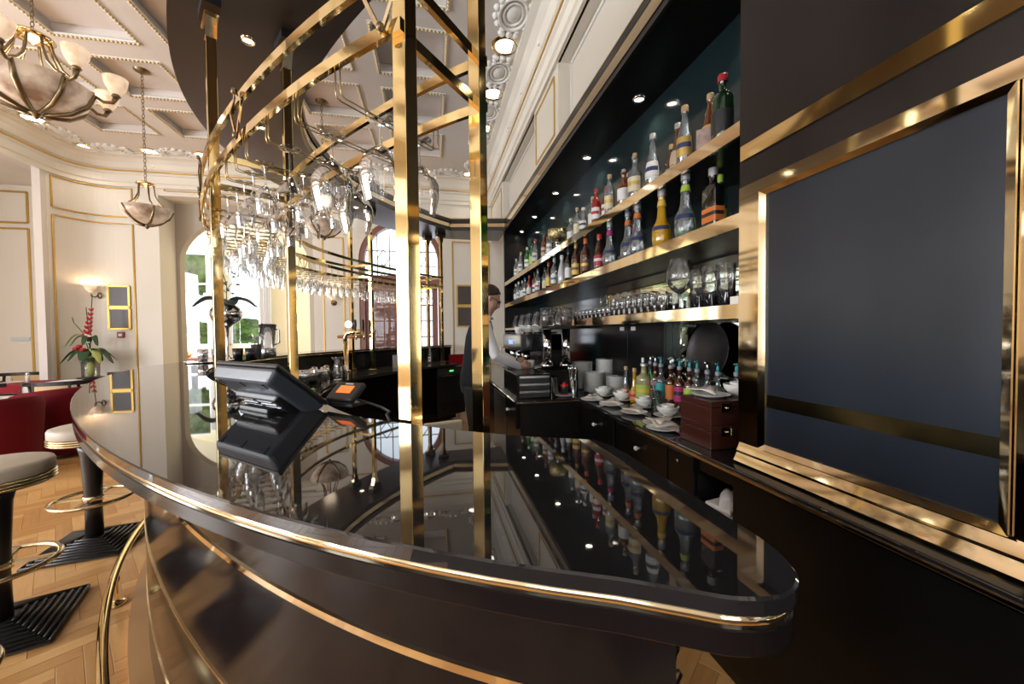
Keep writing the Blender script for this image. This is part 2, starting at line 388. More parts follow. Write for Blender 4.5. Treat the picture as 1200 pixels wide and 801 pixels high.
# ------------------------------------------------------------------ ceiling with coffers, bead mouldings and plaster relief
CZ = 4.40
CXS = [-4.69 + 1.03 * i for i in range(5)]; CYS = [6.05 - 1.03 * j for j in range(9)]; CW = .78
mb = MB().box(-8.1, 1.8, -4.1, 8.6, CZ + .12, CZ + .3)
xe = [-8.1] + [v for x in CXS for v in (x, x + CW)] + [1.8]
for i in range(0, len(xe), 2): mb.box(xe[i], xe[i + 1], -4.1, 8.6, CZ, CZ + .12)
ye = [-4.1] + [v for y in reversed(CYS) for v in (y, y + CW)] + [8.6]
for i in range(0, len(ye), 2):
    for x in CXS: mb.box(x, x + CW, ye[i], ye[i + 1], CZ, CZ + .12)
ceiling = struct(mb.build('ceiling', CEIL), 'white coffered plaster ceiling')
# one coffer lining + bead moulding, shared
lin = MB(); h = CW / 2
lin.sweep([(-h, -h), (h, -h), (h, h), (-h, h)], [(0, -.006), (.040, -.006), (.040, .006), (.03, .018), (.0, .03)], closed=True)
lin = lin.mesh('coffer_lining', WHITE)
pan = MB().box(-h + .05, h - .05, -h + .05, h - .05, .1, .119).mesh('coffer_panel', CEILD)
bd = MB()
nb = 20
for k in range(nb):
    t = -h + .03 + (CW - .06) * k / (nb - 1)
    for (x, y) in ((t, -h + .017), (t, h - .017), (-h + .017, t), (h - .017, t)):
        bd.lathe([(0, -.024), (.013, -.017), (.0165, -.006), (.014, .004)], 6, (x, y, 0), smooth=True)
bd = bd.mesh('bead_moulding', BEADG)
for x in CXS:
    for y in CYS:
        if y < -1.5: continue
        c = (x + h, y + h, CZ)
        l = place('coffer_lining', lin, ceiling, c); place('coffer_panel', pan, l); place('bead_moulding', bd, l)
# plaster cartouches between the downlights
ct = MB()
for (a, b, r) in ((.135, .185, .020), (.09, .13, .013)):
    ct.tube([(a * math.cos(2 * PI * k / 28), b * math.sin(2 * PI * k / 28), -.006) for k in range(28)], r, 8, True)
ct.lathe([(0, -.028), (.05, -.022), (.085, -.004), (.09, .004)], 20, sx=.85, sy=1.25)
for k in range(14):
    a = 2 * PI * (k + .5) / 14
    ct.lathe([(0, -.03), (.022, -.02), (.032, 0), (.03, .01)], 8, (.170 * math.cos(a), .215 * math.sin(a), 0), sx=1.0, sy=1.3)
for s_ in (-1, 1):
    for q in (-1, 0, 1):
        ct.lathe([(0, -.034), (.03, -.024), (.045, 0)], 8, (q * .07, s_ * .245, 0))
ct = ct.mesh('plaster_cartouche', WHITE)
for y in (7.05, 6.2, 5.33, 4.5, 3.66, 2.8, 1.9): place('plaster_cartouche', ct, ceiling, (.80, y, CZ))
for x in (-5.0, -4.08, -3.3, -2.5, -1.7, -.9, -.3, .35): place('plaster_cartouche', ct, ceiling, (x, 7.46, CZ), PI / 2)
for y in (7.0, 6.2, 5.3, 4.4): place('plaster_cartouche', ct, ceiling, (-5.32, y, CZ))

# ------------------------------------------------------------------ walls
mb = MB().box(1.6, 1.8, -4.1, 8.1, 0, 4.6)
mb.box(1.32, 1.6, -4.0, 7.85, 3.22, CZ)
mb.box(1.2, 1.33, -4.0, 7.85, 3.93, CZ)
for (a, b) in ((3.55, 4.42), (6.5, 7.85), (.6, 1.4)): mb.box(1.2, 1.33, a, b, 3.22, 3.94)
wall_right = struct(mb.build('wall_right', WALL), 'cream wall above the back bar with recessed panels')
def gilt_loop(pts, r=.012, n=6):
    return MB().tube(pts, r, n, True, smooth=True)
def rect_x(X, y0, y1, z0, z1): return [(X, y0, z0), (X, y1, z0), (X, y1, z1), (X, y0, z1)]
def rect_y(Y, x0, x1, z0, z1): return [(x0, Y, z0), (x1, Y, z0), (x1, Y, z1), (x0, Y, z1)]
def frame_loop(pts, wdt):
    m_ = MB()
    n = len(pts)
    for i in range(n): m_.bar(pts[i], pts[(i + 1) % n], wdt, wdt)
    return m_
frame_loop(rect_x(1.2, 3.66, 4.34, 3.31, 3.86), .022).build('gilt_moulding', GILT, wall_right)
frame_loop(rect_x(1.32, 1.45, 3.5, 3.27, 3.90), .03).build('panel_moulding', WHITE, wall_right)
frame_loop(rect_x(1.32, 4.46, 6.46, 3.27, 3.90), .03).build('panel_moulding', WHITE, wall_right)
frame_loop(rect_x(1.2, 6.6, 7.7, 3.31, 3.86), .022).build('gilt_moulding', GILT, wall_right)
frame_loop(rect_x(1.6, 6.62, 7.6, .6, 2.9), .022).build('gilt_moulding', GILT, wall_right)

def arch_wall(mb, x0, x1, z1, y0, y1, a0, a1, spring, rise, n=24):
    mb.box(x0, a0, y0, y1, 0, z1); mb.box(a1, x1, y0, y1, 0, z1)
    cx = (a0 + a1) / 2; hw = (a1 - a0) / 2
    pr = [(cx - hw * math.cos(PI * k / n), spring + rise * math.sin(PI * k / n)) for k in range(n + 1)]
    for k in range(n):
        (xa, za), (xb, zb) = pr[k], pr[k + 1]
        vs = [(xa, y0, za), (xb, y0, zb), (xb, y0, z1), (xa, y0, z1), (xa, y1, za), (xb, y1, zb), (xb, y1, z1), (xa, y1, z1)]
        mb.add(vs, [(0, 1, 2, 3), (7, 6, 5, 4), (0, 4, 5, 1)])
    return pr
mb = MB()
mb.box(-5.2, -4.6, 7.85, 8.0, 0, CZ); mb.box(-4.75, -4.605, 8.0, 8.35, 0, CZ)
mb.box(-4.6, -2.15, 7.855, 8.35, 3.82, CZ); mb.box(-2.15, -2.1, 7.85, 8.35, 0, CZ)
arch_wall(mb, -2.1, 1.7, CZ, 7.85, 8.05, -1.35, .23, 2.80, .79)
wall_far = struct(mb.build('wall_far', WALL), 'cream far wall with gilt panel mouldings')
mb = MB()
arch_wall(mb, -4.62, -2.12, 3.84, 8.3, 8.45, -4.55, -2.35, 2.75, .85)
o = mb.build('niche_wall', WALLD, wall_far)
for (a, b, c, d) in ((-4.98, -4.98, 0, 0),): pass
frame_loop(rect_y(7.85, -1.98, -1.62, .5, 3.2), .022).build('gilt_moulding', GILT, wall_far)
frame_loop(rect_y(7.85, -1.98, 1.1, 3.66, 4.0), .022).build('gilt_moulding', GILT, wall_far)
frame_loop(rect_y(7.85, .42, 1.15, .5, 3.2), .022).build('gilt_moulding', GILT, wall_far)
frame_loop(rect_y(7.85, -4.5, -2.2, 3.9, 4.02), .016).build('gilt_moulding', GILT, wall_far)
# rounded corner between far wall and the side aisle
CR = .55; cc = (-5.2, 7.30)
def corner(r, n=14, a0=180, a1=90): return [(cc[0] + r * math.cos(rad(a0 + (a1 - a0) * k / n)), cc[1] + r * math.sin(rad(a0 + (a1 - a0) * k / n))) for k in range(n + 1)]
mb = MB().ring(corner(CR), corner(CR + .16), 0, CZ)
for f in range(len(mb.sm)): mb.sm[f] = False
wall_corner = struct(mb.build('wall_corner', WALL), 'cream rounded wall corner with gilt panel mouldings')
def corner_gilt(z0, z1):
    ins = CR - .005
    pa = corner(ins, 14, 172, 90); path = [(x, y) for x, y in pa] + [(-4.98, 7.845)]
    m_ = MB()
    pts = [(x, y, z0) for x, y in path] + [(x, y, z1) for x, y in reversed(path)]
    m_.tube(pts, .014, 6, True)
    return m_.build('gilt_moulding', GILT, wall_corner)
corner_gilt(3.42, 3.90); corner_gilt(.45, 3.30)
# side aisle to the left: header beam, end wall, window wall
mb = MB().box(-8.0, -5.75, -4.0, 8.4, 3.97, CZ).box(-5.86, -5.755, 7.22, 7.30, 0, 3.98)
struct(mb.build('ceiling_aisle', CEIL), 'white lowered ceiling of the side aisle')
mb = MB().box(-8.1, -5.6, 8.2, 8.4, 0, 4.0)
wall_aisle = struct(mb.build('wall_aisle', WALL), 'cream end wall of the side aisle')
for (x0, x1) in ((-7.55, -6.72),):
    frame_loop(rect_y(8.2, x0, x1, 3.34, 3.86), .03).build('gilt_moulding', GILT, wall_aisle)
    frame_loop(rect_y(8.2, x0, x1, .45, 3.24), .03).build('gilt_moulding', GILT, wall_aisle)
frame_loop(rect_y(8.2, -6.6, -6.2, .45, 3.86), .03).build('gilt_moulding', GILT, wall_aisle)
def window_wall(mb, wins, axis, p0, p1, lo, hi, z1, zs, zt):
    """wall along x (axis 0) or y (axis 1) with openings"""
    e = [lo] + [v for wv in wins for v in wv] + [hi]
    for i in range(0, len(e), 2):
        if axis == 0: mb.box(e[i], e[i + 1], p0, p1, 0, z1)
        else: mb.box(p0, p1, e[i], e[i + 1], 0, z1)
    for (a, b) in wins:
        for (za, zb) in ((0, zs), (zt, z1)):
            if axis == 0: mb.box(a, b, p0, p1, za, zb)
            else: mb.box(p0, p1, a, b, za, zb)
struct_l = MB(); window_wall(struct_l, [(-3.0, -1.6), (-.5, .9), (2.0, 3.4)], 1, -8.1, -7.9, -4.1, 8.4, 4.0, .8, 3.4)
struct(struct_l.build('wall_left', WALL), 'cream window wall of the side aisle')
struct_b = MB(); window_wall(struct_b, [(-5.6, -4.2), (-3.2, -1.8), (-.7, .7)], 0, -4.1, -4.0, -8.1, 1.7, 4.5, .8, 3.4)
struct(struct_b.build('wall_back', WALL), 'cream window wall behind the viewer')
wn_ = [0]
def window(cx, cy, wdt, z0, z1, axis, rows, cols, name=None):
    wn_[0] += 1
    wo = bpy.data.objects.new('window_%d' % wn_[0], None); COL.objects.link(wo); wo.location = (cx, cy, 0)
    wo.rotation_euler = (0, 0, 0 if axis == 0 else PI / 2); wo['kind'] = 'structure'; wo['label'] = 'white framed window with daylight outside'
    hw = wdt / 2; fr = MB()
    for x in (-hw, hw): fr.box(x - .035, x + .035, -.05, .05, z0, z1)
    for z in (z0, z1): fr.box(-hw, hw, -.05, .05, z - .035, z + .035)
    fr.build('window_frame', WHITE, wo)
    for k in range(1, cols): MB().box(-hw + wdt * k / cols - .02, -hw + wdt * k / cols + .02, -.03, .03, z0, z1).build('mullion', WHITE, wo)
    for k in range(1, rows): MB().box(-hw, hw, -.03, .03, z0 + (z1 - z0) * k / rows - .02, z0 + (z1 - z0) * k / rows + .02).build('glazing_bar', WHITE, wo)
    for i in range(cols):
        for j in range(rows):
            MB().box(-hw + wdt * i / cols + .02, -hw + wdt * (i + 1) / cols - .02, -.004, .004, z0 + (z1 - z0) * j / rows + .02, z0 + (z1 - z0) * (j + 1) / rows - .02).build('pane', PANE, wo)
    return wo
for x in (-4.9, -2.5, 0.0): window(x, -4.05, 1.4, .8, 3.4, 0, 3, 2)
for y in (-2.3, .2, 2.7): window(-8.0, y, 1.4, .8, 3.4, 1, 3, 2)
# ------------------------------------------------------------------ bay beyond the arch
mb = MB(); BW = [(-5.78, -5.2), (-4.78, -4.1)]
window_wall(mb, BW, 0, 10.5, 10.65, -6.5, -1.7, 3.9, 1.15, 3.35)
window_wall(mb, [(8.75, 10.25)], 1, -6.6, -6.4, 8.4, 10.6, 3.9, 1.0, 3.2); mb.box(-1.9, -1.7, 8.35, 10.6, 0, 3.9)
mb.box(-6.6, -1.7, 8.4, 10.6, 3.75, 3.95)
wall_bay = struct(mb.build('wall_bay', BAYW), 'pale yellow walls of the bay beyond the arch')
struct(MB().box(-6.6, -1.7, 8.4, 10.6, -.1, 0).build('floor_bay', mat('bay_oak', (.42, .22, .09), .4, c2=(.33, .17, .07))))
for (a, b) in BW: window((a + b) / 2, 10.57, b - a, 1.15, 3.35, 0, 3, 1)
window(-6.5, 9.5, 1.5, 1.0, 3.2, 1, 3, 2)  # unseen side window, added to house the bay's fill lamp
# vaulted bay ceiling over the windows
vp = [(-6.4 + 4.5 * k / 20, 3.05 + .62 * math.sin(PI * k / 20)) for k in range(21)]
mb = MB()
for k in range(20):
    (xa, za), (xb, zb) = vp[k], vp[k + 1]
    mb.add([(xa, 8.46, za), (xb, 8.46, zb), (xb, 10.5, zb), (xa, 10.5, za)], [(3, 2, 1, 0)], True)
mb.build('vault', BAYW, wall_bay)
def curtain(x0, x1, y, z0, z1, label):
    m_ = MB(); n = 40; A = []; B = []
    for k in range(n + 1):
        x = x0 + (x1 - x0) * k / n; yy = y + .025 * math.sin(k * 1.1); A.append((x, yy)); B.append((x, yy + .006))
    m_.ring(A, B, z0, z1)
    return tag(m_.build('curtain', LINEN), label, 'curtain')
curtain(-6.2, -5.82, 10.38, .3, 3.2, 'white sheer curtain at the outermost window of the bay')
curtain(-5.16, -4.84, 10.38, .3, 3.2, 'white sheer curtain hanging between two windows of the bay')
curtain(-4.06, -3.80, 10.38, .3, 3.2, 'white sheer curtain beside the orchid, in the bay')
# trees outside
def blob(name, loc, r, label, seed, zc):
    bm = bmesh.new(); bmesh.ops.create_icosphere(bm, subdivisions=5, radius=1)
    rr_ = random.Random(seed); ph = [(Vector((rr_.uniform(-1, 1), rr_.uniform(-1, 1), rr_.uniform(-1, 1))) * rr_.uniform(3, 9), rr_.uniform(0, 6)) for _ in range(12)] + [(Vector((rr_.uniform(-1, 1), rr_.uniform(-1, 1), rr_.uniform(-1, 1))) * rr_.uniform(14, 34), rr_.uniform(0, 6)) for _ in range(26)]
    for v in bm.verts:
        k = 1 + sum((.05 if p.length < 12 else .022) * math.sin(p.dot(v.co) + q) for p, q in ph)
        v.co = Vector((v.co.x * r[0], v.co.y * r[1], v.co.z * r[2])) * k
    me = bpy.data.meshes.new('crown'); bm.to_mesh(me); bm.free(); me.materials.append(TREE)
    t = thing(name, label, 'tree', loc)
    place('crown', me, t, (0, 0, zc)); MB().lathe([(.12, 0), (.09, zc)], 8).build('trunk', BWOOD, t)
    return t
blob('garden_tree', (-8.15, 15.5, 0), (.85, .8, .85), 'leafy green tree outside the outermost bay window', 1, 3.75)
blob('garden_shrub', (-8.0, 15.2, 0), (.8, .7, .42), 'low green shrub under the tree outside the bay', 2, 1.45)
blob('garden_shrub', (-6.4, 15.2, 0), (.7, .7, .42), 'low green shrub outside the bay window behind the orchid', 3, 1.5)
# ------------------------------------------------------------------ cornice
path = [(1.2, -4.0), (1.2, 7.85), (-5.2, 7.85)] + [(x, y) for x, y in corner(CR, 10, 90, 180)][1:] + [(-5.75, -4.0)]
prof = [(-.02, 3.93), (.03, 3.93), (.03, 3.99), (.05, 4.01), (.05, 4.12), (.075, 4.14), (.075, 4.20), (.10, 4.22), (.14, 4.29), (.20, 4.345), (.27, 4.37), (.27, 4.385), (.33, 4.39), (.33, 4.41), (-.02, 4.41)]
cornice = struct(MB().sweep(path, prof).build('trim_1', WALL), 'cream moulded cornice around the ceiling')
MB().sweep(path, [(.07, 4.165), (.09, 4.168), (.09, 4.188), (.07, 4.19)]).build('gilt_line', GILT, cornice)
sc_ = MB()
sc_.tube([(.0, .045 * math.cos(a * .5) * (1 - a * .06), .05 + .045 * math.sin(a * .5) * (1 - a * .06)) for a in range(14)], .012, 6)
sc_ = sc_.mesh('scroll_ornament', WHITE)
for y in (7.0, 6.2, 5.4, 4.6, 3.8, 3.0, 2.2): place('scroll_ornament', sc_, cornice, (1.08, y, 4.22))
for x in (-4.6, -3.8, -3.0, -2.2, -1.4, -.6, .2): place('scroll_ornament', sc_, cornice, (x, 7.73, 4.22), PI / 2)
# ------------------------------------------------------------------ arched double door in the far wall
door = bpy.data.objects.new('door_1', None); COL.objects.link(door); door.location = (-.56, 7.95, 0); struct(door, 'red-brown arched double door with leaded glass')
def archpts(hw, spring, rise, n=24): return [(-hw * math.cos(PI * k / n), spring + rise * math.sin(PI * k / n)) for k in range(n + 1)]
o_, i_ = archpts(.79, 2.80, .79), archpts(.69, 2.80, .69)
mb = MB()
oo = [(-.79, 0)] + o_ + [(.79, 0)]; ii = [(-.69, 0)] + i_ + [(.69, 0)]
for k in range(len(oo) - 1):
    a, b, c, d = oo[k], oo[k + 1], ii[k + 1], ii[k]
    for (q, w_) in ((-.08, 1), (.08, -1)):
        vs = [(p[0], q, p[1]) for p in (a, b, c, d)]; mb.add(vs, [(0, 1, 2, 3)])
    mb.add([(c[0], -.08, c[1]), (d[0], -.08, d[1]), (d[0], .08, d[1]), (c[0], .08, c[1])], [(0, 1, 2, 3)])
mb.build('door_frame', DOORW, door)
MB().box(-.69, .69, -.07, .07, 2.36, 2.52).build('transom_bar', DOORW, door)
for sx in (-1, 1):
    leaf = MB()
    x0, x1 = (.02, .68) if sx > 0 else (-.68, -.02)
    for (a, b, c, d) in ((x0, x0 + .11, 0, 2.36), (x1 - .11, x1, 0, 2.36), (x0, x1, 0, .7), (x0, x1, 2.26, 2.36)): leaf.box(a, b, -.03, .03, c, d)
    lf = leaf.build('door_leaf', DOORW, door)
    for k in range(1, 5): MB().box(x0 + .11, x1 - .11, -.015, .015, .7 + 1.56 * k / 5 - .012, .7 + 1.56 * k / 5 + .012).build('glazing_bar', DOORW, lf)
    MB().box((x0 + x1) / 2 - .012, (x0 + x1) / 2 + .012, -.015, .015, .7, 2.26).build('glazing_bar', DOORW, lf)
    for i in range(2):
        for j in range(5):
            xa = x0 + .11 + (x1 - x0 - .22) * i / 2; xb = x0 + .11 + (x1 - x0 - .22) * (i + 1) / 2
            MB().box(xa + .012, xb - .012, -.003, .003, .7 + 1.56 * j / 5 + .012, .7 + 1.56 * (j + 1) / 5 - .012).build('pane', PANE, lf)
    MB().lathe([(.018, -.02), (.022, 0), (.018, .02)], 10, ((.06 if sx > 0 else -.06), -.06, 1.05), M=Matrix.Rotation(PI / 2, 3, 'X')).build('door_knob', BRASS, lf)
ld = MB()
for x in (-.46, -.23, 0, .23, .46): ld.box(x - .008, x + .008, -.012, .012, 2.52, 2.80 + math.sqrt(max(.0, .69 ** 2 - x * x)))
for z in (2.72, 3.0): ld.box(-.66, .66, -.012, .012, z - .008, z + .008)
for x in (-.345, .345):
    for (dx, dz) in ((1, 1), (1, -1), (-1, 1), (-1, -1)): ld.bar((x + .115 * dx, 0, 2.86), (x, 0, 2.86 + .16 * dz), .014, .014)
ld.build('leading', DOORW, door)
pts = archpts(.69, 2.80, .69); mb = MB()
mb.add([(p[0], .0, p[1]) for p in pts] + [(-.69, .0, 2.52), (.69, .0, 2.52)][::-1], [tuple(range(len(pts) + 2))]); mb.build('pane', PANE, door)
# lobby curtain and partition seen through the door
tag(MB().box(-1.5, -.62, 8.7, 8.75, 0, 2.4).build('lobby_partition', DOORW), 'brown wooden partition behind the arched glass door', 'partition')

# ================================================================== BACK BAR (right side)
# black panelled wall with a brass framed dark glass panel
mb = MB().box(1.2, 1.598, -4.0, 1.335, .877, 3.24)
wall_panel = struct(mb.build('wall_panel', BROWNP), 'dark brown panelled wall with brass strips')
MB().box(1.192, 1.2, -4.0, 1.325, 2.055, 2.112).build('brass_strip', BRASS, wall_panel)
fr = thing('panel_frame', 'large brass framed dark glass panel on the brown wall', 'panel', (1.2, 0, 0))
fr['kind'] = 'thing'
MB().box(-.004, .0, .595, 1.205, .975, 1.89).build('glass_panel', SCREEN, fr)
MB().box(-.006, -.003, .60, 1.20, 1.115, 1.162).build('reflection_strip', BRASSREFL, fr)  # reflection of brass in the dark glass, modelled as a strip
def bev_strip(name, a, b, prof):
    """profile in (out from wall, across) swept from a to b (points in y,z)"""
    m_ = MB(); a = Vector(a); b = Vector(b); t = (b - a).normalized(); n = Vector((-t.y, t.x)); vs = []
    for p in (a, b):
        for (o_, c_) in prof: q = p + n * c_; vs.append((-o_, q.x, q.y))
    k = len(prof)
    fs = [(i, (i + 1) % k, k + (i + 1) % k, k + i) for i in range(k)] + [tuple(range(k)), tuple(range(2 * k - 1, k - 1, -1))]
    m_.add(vs, fs); return m_.build(name, BRASS2, fr)
flat = lambda w_, d_: [(0, 0), (d_, 0), (d_, w_), (0, w_)]
halfr = lambda w_, d_: [(0, 0), (.004, 0)] + [(d_ * math.sin(PI * k / 8) + .004, w_ / 2 - w_ / 2 * math.cos(PI * k / 8)) for k in range(1, 8)] + [(.004, w_), (0, w_)]
# inner mitred frame, outer bands
bev_strip('frame_strip', (.58, 1.888), (1.225, 1.888), [(0, 0), (.010, 0), (.022, .016), (0, .016)])
bev_strip('frame_strip', (.58, .958), (1.225, .958), [(0, 0), (.022, 0), (.010, .018), (0, .018)])
bev_strip('frame_strip', (1.222, .96), (1.222, 1.904), [(0, 0), (.022, 0), (.010, .020), (0, .020)])
bev_strip('frame_strip', (.600, .96), (.600, 1.904), [(0, 0), (.010, 0), (.022, .020), (0, .020)])
bev_strip('outer_band', (-1.2, 1.906), (1.325, 1.906), flat(.045, .012))
bev_strip('outer_band', (1.325, .96), (1.325, 1.905), flat(.10, .012))
bev_strip('outer_band', (.578, .96), (.578, 1.905), flat(.10, .012))
bev_strip('lower_moulding', (-1.2, .917), (1.325, .917), [(0, 0), (.020, .001), (.019, .006), (.005, .036), (0, .037)])
bev_strip('lower_moulding', (-1.2, .878), (1.325, .878), [(0, 0), (.034, .001), (.033, .006), (.018, .036), (0, .037)])
# soffit over the shelves with black fascia and brass band
so = thing('shelf_soffit', 'black soffit with brass band above the bottle shelves', 'soffit')
MB().box(1.2, 1.62, 1.335, 6.45, 3.04, 3.22).build('soffit_box', BLACK, so)
MB().box(1.172, 1.2, 1.0, 6.45, 3.078, 3.160).build('brass_band', BRASS2, so)
MB().box(1.17, 1.2, .5, 6.3, 3.161, 3.215).build('fascia_top', BROWNP, so)
MB().box(1.178, 1.2, .5, 6.3, 3.036, 3.077).build('fascia_bottom', BROWNP, so)
MB().box(1.168, 1.2, .5, 6.3, 3.214, 3.224).build('brass_edge', BRASS2, so)
# back wall of the niche
mb = MB().box(1.590, 1.60, 1.335, 6.4, 1.80, 3.04)
bk = thing('niche_back', 'dark teal glass back wall behind the bottle shelves', 'wall panel')
mb.build('upper_glass', TEAL, bk)
MB().box(1.590, 1.60, 1.335, 2.35, .875, 1.80).build('mirror', MIRROR, bk)
MB().box(1.590, 1.60, 2.35, 3.35, 1.5, 1.80).build('mirror', MIRROR, bk)
MB().box(1.588, 1.60, 3.35, 6.4, .875, 1.80).build('lower_glass', TEAL, bk)
MB().box(1.584, 1.59, 1.335, 6.4, 2.22, 2.40).build('mirror_strip', mat('smoky_mirror', (.34, .42, .40), .06, 1.0, c2=(.26, .33, .32), scale=5), bk)
MB().box(1.2, 1.6, 6.4, 6.46, 0, 3.22).build('end_panel', BLACK, bk)
# shelves
SHZ = (2.22, 1.86, 1.50)
for k, z in enumerate(SHZ):
    y1 = 6.4 if k < 2 else 3.35
    sh = thing('shelf', ['top black shelf with a brass front edge, holding bottles', 'middle black shelf with a brass front edge, holding bottles', 'lowest black shelf with a brass front edge, holding glasses'][k], 'shelf', (0, 0, z), group='brass edged back bar shelves')
    MB().box(1.215, 1.588, 1.337, y1, -.05, 0).build('board', BLACK, sh)
    MB().box(1.2, 1.216, 1.337, y1, -.055, .003).build('brass_edge', BRASS2, sh)
sh = thing('shelf', 'black glass shelf at the far end holding carafes', 'shelf', (0, 0, 1.46), group='brass edged back bar shelves')
MB().box(1.215, 1.588, 3.75, 6.39, -.03, 0).build('board', BLACK, sh)
MB().box(1.2, 1.216, 3.75, 6.39, -.03, .002).build('brass_edge', BRASS2, sh)
# black cabinet below, worktop
cab = thing('back_bar_cabinet', 'long black back bar cabinet with white knobs under the shelves', 'cabinet')
mb = MB(); X0 = 1.135
mb.box(X0 + .02, 1.588, -2.0, 1.30, .0, .84); mb.box(X0 + .02, 1.588, 1.52, 2.88, 0, .84)
mb.box(X0 + .02, 1.588, 1.30, 1.52, 0, .60); mb.box(1.5, 1.588, 1.30, 1.52, .6, .84); mb.box(X0 + .02, 1.5, 1.30, 1.52, .78, .84)
mb.box(.65, 1.588, 2.88, 6.39, 0, .84)
mb.build('body', BLACK, cab)
for (a, b) in ((2.30, 2.86), (1.72, 2.28)):
    dr = MB().box(X0, X0 + .02, a + .006, b - .006, .64, .83).build('drawer', BLACK, cab, bevel=.003)
    MB().lathe([(.004, 0), (.007, .012), (.013, .022), (.013, .03), (.006, .036), (0, .037)], 14, (X0, (a + b) / 2 - .02, .74), M=Matrix.Rotation(-PI / 2, 3, 'Y')).build('knob', PORC, dr)
    MB().box(X0, X0 + .02, a + .006, b - .006, .06, .63).build('door', BLACK, cab, bevel=.003)
dr = MB().box(X0, X0 + .02, 1.53, 1.715, .64, .83).build('drawer', BLACK, cab, bevel=.003)
MB().lathe([(.008, 0), (.009, .003), (0, .004)], 12, (X0, 1.64, .78), M=Matrix.Rotation(-PI / 2, 3, 'Y')).build('lock', STEEL, dr)
MB().box(X0, X0 + .02, -2.0, 1.29, .06, .83).build('door', BLACK, cab)
dr = MB().box(.63, .65, 2.95, 3.4, .64, .83).build('drawer', BLACK, cab, bevel=.003)
MB().lathe([(.004, 0), (.007, .012), (.013, .022), (.013, .03), (.006, .036), (0, .037)], 14, (.63, 3.17, .755), M=Matrix.Rotation(-PI / 2, 3, 'Y')).build('knob', PORC, dr)
MB().box(.66, .64, 3.45, 4.1, .1, .80).build('door', mat('steel_fridge_door', (.16, .16, .17), .3, .8), cab)
wt = thing('back_worktop', 'black worktop with brass edging along the back bar', 'worktop')
poly = [(1.11, -2.0), (1.588, -2.0), (1.588, 6.39), (.615, 6.39), (.615, 2.87), (1.11, 2.87)]
MB().prism(poly, .845, .875).build('slab', GRANITE, wt, bevel=.004)
eg = MB(); eg.box(1.104, 1.11, -2.0, 2.864, .852, .860); eg.box(.609, 1.11, 2.862, 2.870, .852, .862); eg.box(.609, .615, 2.862, 6.39, .852, .862)
eg.build('brass_edging', BRASS2, wt)

def edged(o, a=40):
    m_ = o.modifiers.new('e', 'EDGE_SPLIT'); m_.split_angle = rad(a); return o
# ================================================================== THE CURVED BAR
ZT = 1.175
bar = thing('bar_counter', 'big curved black granite bar counter with brass bands', 'bar counter')
def counter_outline(ins=0.0, inner=.45):
    """closed plan outline of the counter slab, inset by ins"""
    out = arc(-69.5, 69.5, ins, 150)                   # far end ... near end along the outer edge
    key = [(.180, .3115), (.215, .293), (.248, .276), (.285, .270), (.316, .282), (.336, .308), (.346, .348), (.347, .40), (.347, .46)]
    tip = []
    for i in range(1, len(key) - 2):                   # rounded end, Catmull-Rom
        p0, p1, p2, p3 = (Vector(q) for q in key[i - 1:i + 3])
        for k in range(5):
            u = k / 5; tip.append(tuple(.5 * ((2 * p1) + (p2 - p0) * u + (2 * p0 - 5 * p1 + 4 * p2 - p3) * u * u + (3 * p1 - p0 - 3 * p2 + p3) * u ** 3)))
    def mv(p):                                         # inset of the tip towards (.25,.42)
        c_ = Vector((.23, .42)); d_ = Vector(p) - c_; return c_ + d_ * (1 - ins / .13)
    tipn = [mv(p) for p in tip]
    xi = .347 - ins * .9
    side = [Vector((xi, .46)), Vector((xi, .55)), Vector((xi, .66)), Vector((xi - .004, .715)), Vector((xi - .022, .752))]
    inn = arc(66.3, -66.3, inner - ins * .3, 130)
    mir = lambda L: [Vector((p.x, 2 * CY - p.y)) for p in L]
    return out + tipn + side + inn + mir(side[::-1]) + mir(tipn[::-1])
def smooth_sides(mb): 
    for i, f in enumerate(mb.f):
        if len(f) == 4: mb.sm[i] = True
    return mb
o = smooth_sides(MB().prism(counter_outline(), ZT - .018, ZT)).build('top_slab', GRANITE, bar, bevel=.0022, seg=1)
edged(o, 25)
smooth_sides(MB().prism(counter_outline(.004, .449), ZT - .0305, ZT - .0175)).build('brass_band', BRASS2, bar)
o = smooth_sides(MB().prism(counter_outline(.003, .45), ZT - .055, ZT - .030)).build('lower_slab', LACQ, bar, bevel=.002, seg=1)
edged(o, 25)
# curved front: lacquer panels parted by brass strips
def front_band(name, d, z0, z1, m_, a1=66.0, th=.04):
    A = arc(-a1, a1, d, 160); B = arc(-a1, a1, d + th, 160)
    b_ = MB().ring(A, B, z0, z1)
    for i, f in enumerate(b_.f): b_.sm[i] = True
    return b_.build(name, m_, bar)
edged(front_band('front_panel', .19, .880, ZT - .053, LACQ, 71.0))
edged(front_band('brass_strip', .186, .866, .880, BRASS2, 71.0))
edged(front_band('front_panel', .19, .550, .866, LACQ, 71.0))
edged(front_band('brass_strip', .187, .542, .550, BRASS2, 71.0))
edged(front_band('front_panel', .19, .230, .542, LACQ, 71.0))
edged(front_band('brass_strip', .187, .224, .230, BRASS2, 71.0))
edged(front_band('front_panel', .19, .03, .224, LACQ, 71.0))
edged(front_band('plinth', .12, .0, .03, mat('oak_plinth', (.50, .27, .11), .35, c2=(.42, .22, .085), scale=6), 62.0, .5))
edged(front_band('inner_face', .40, .03, ZT - .053, BLACK, 64.5, .03))
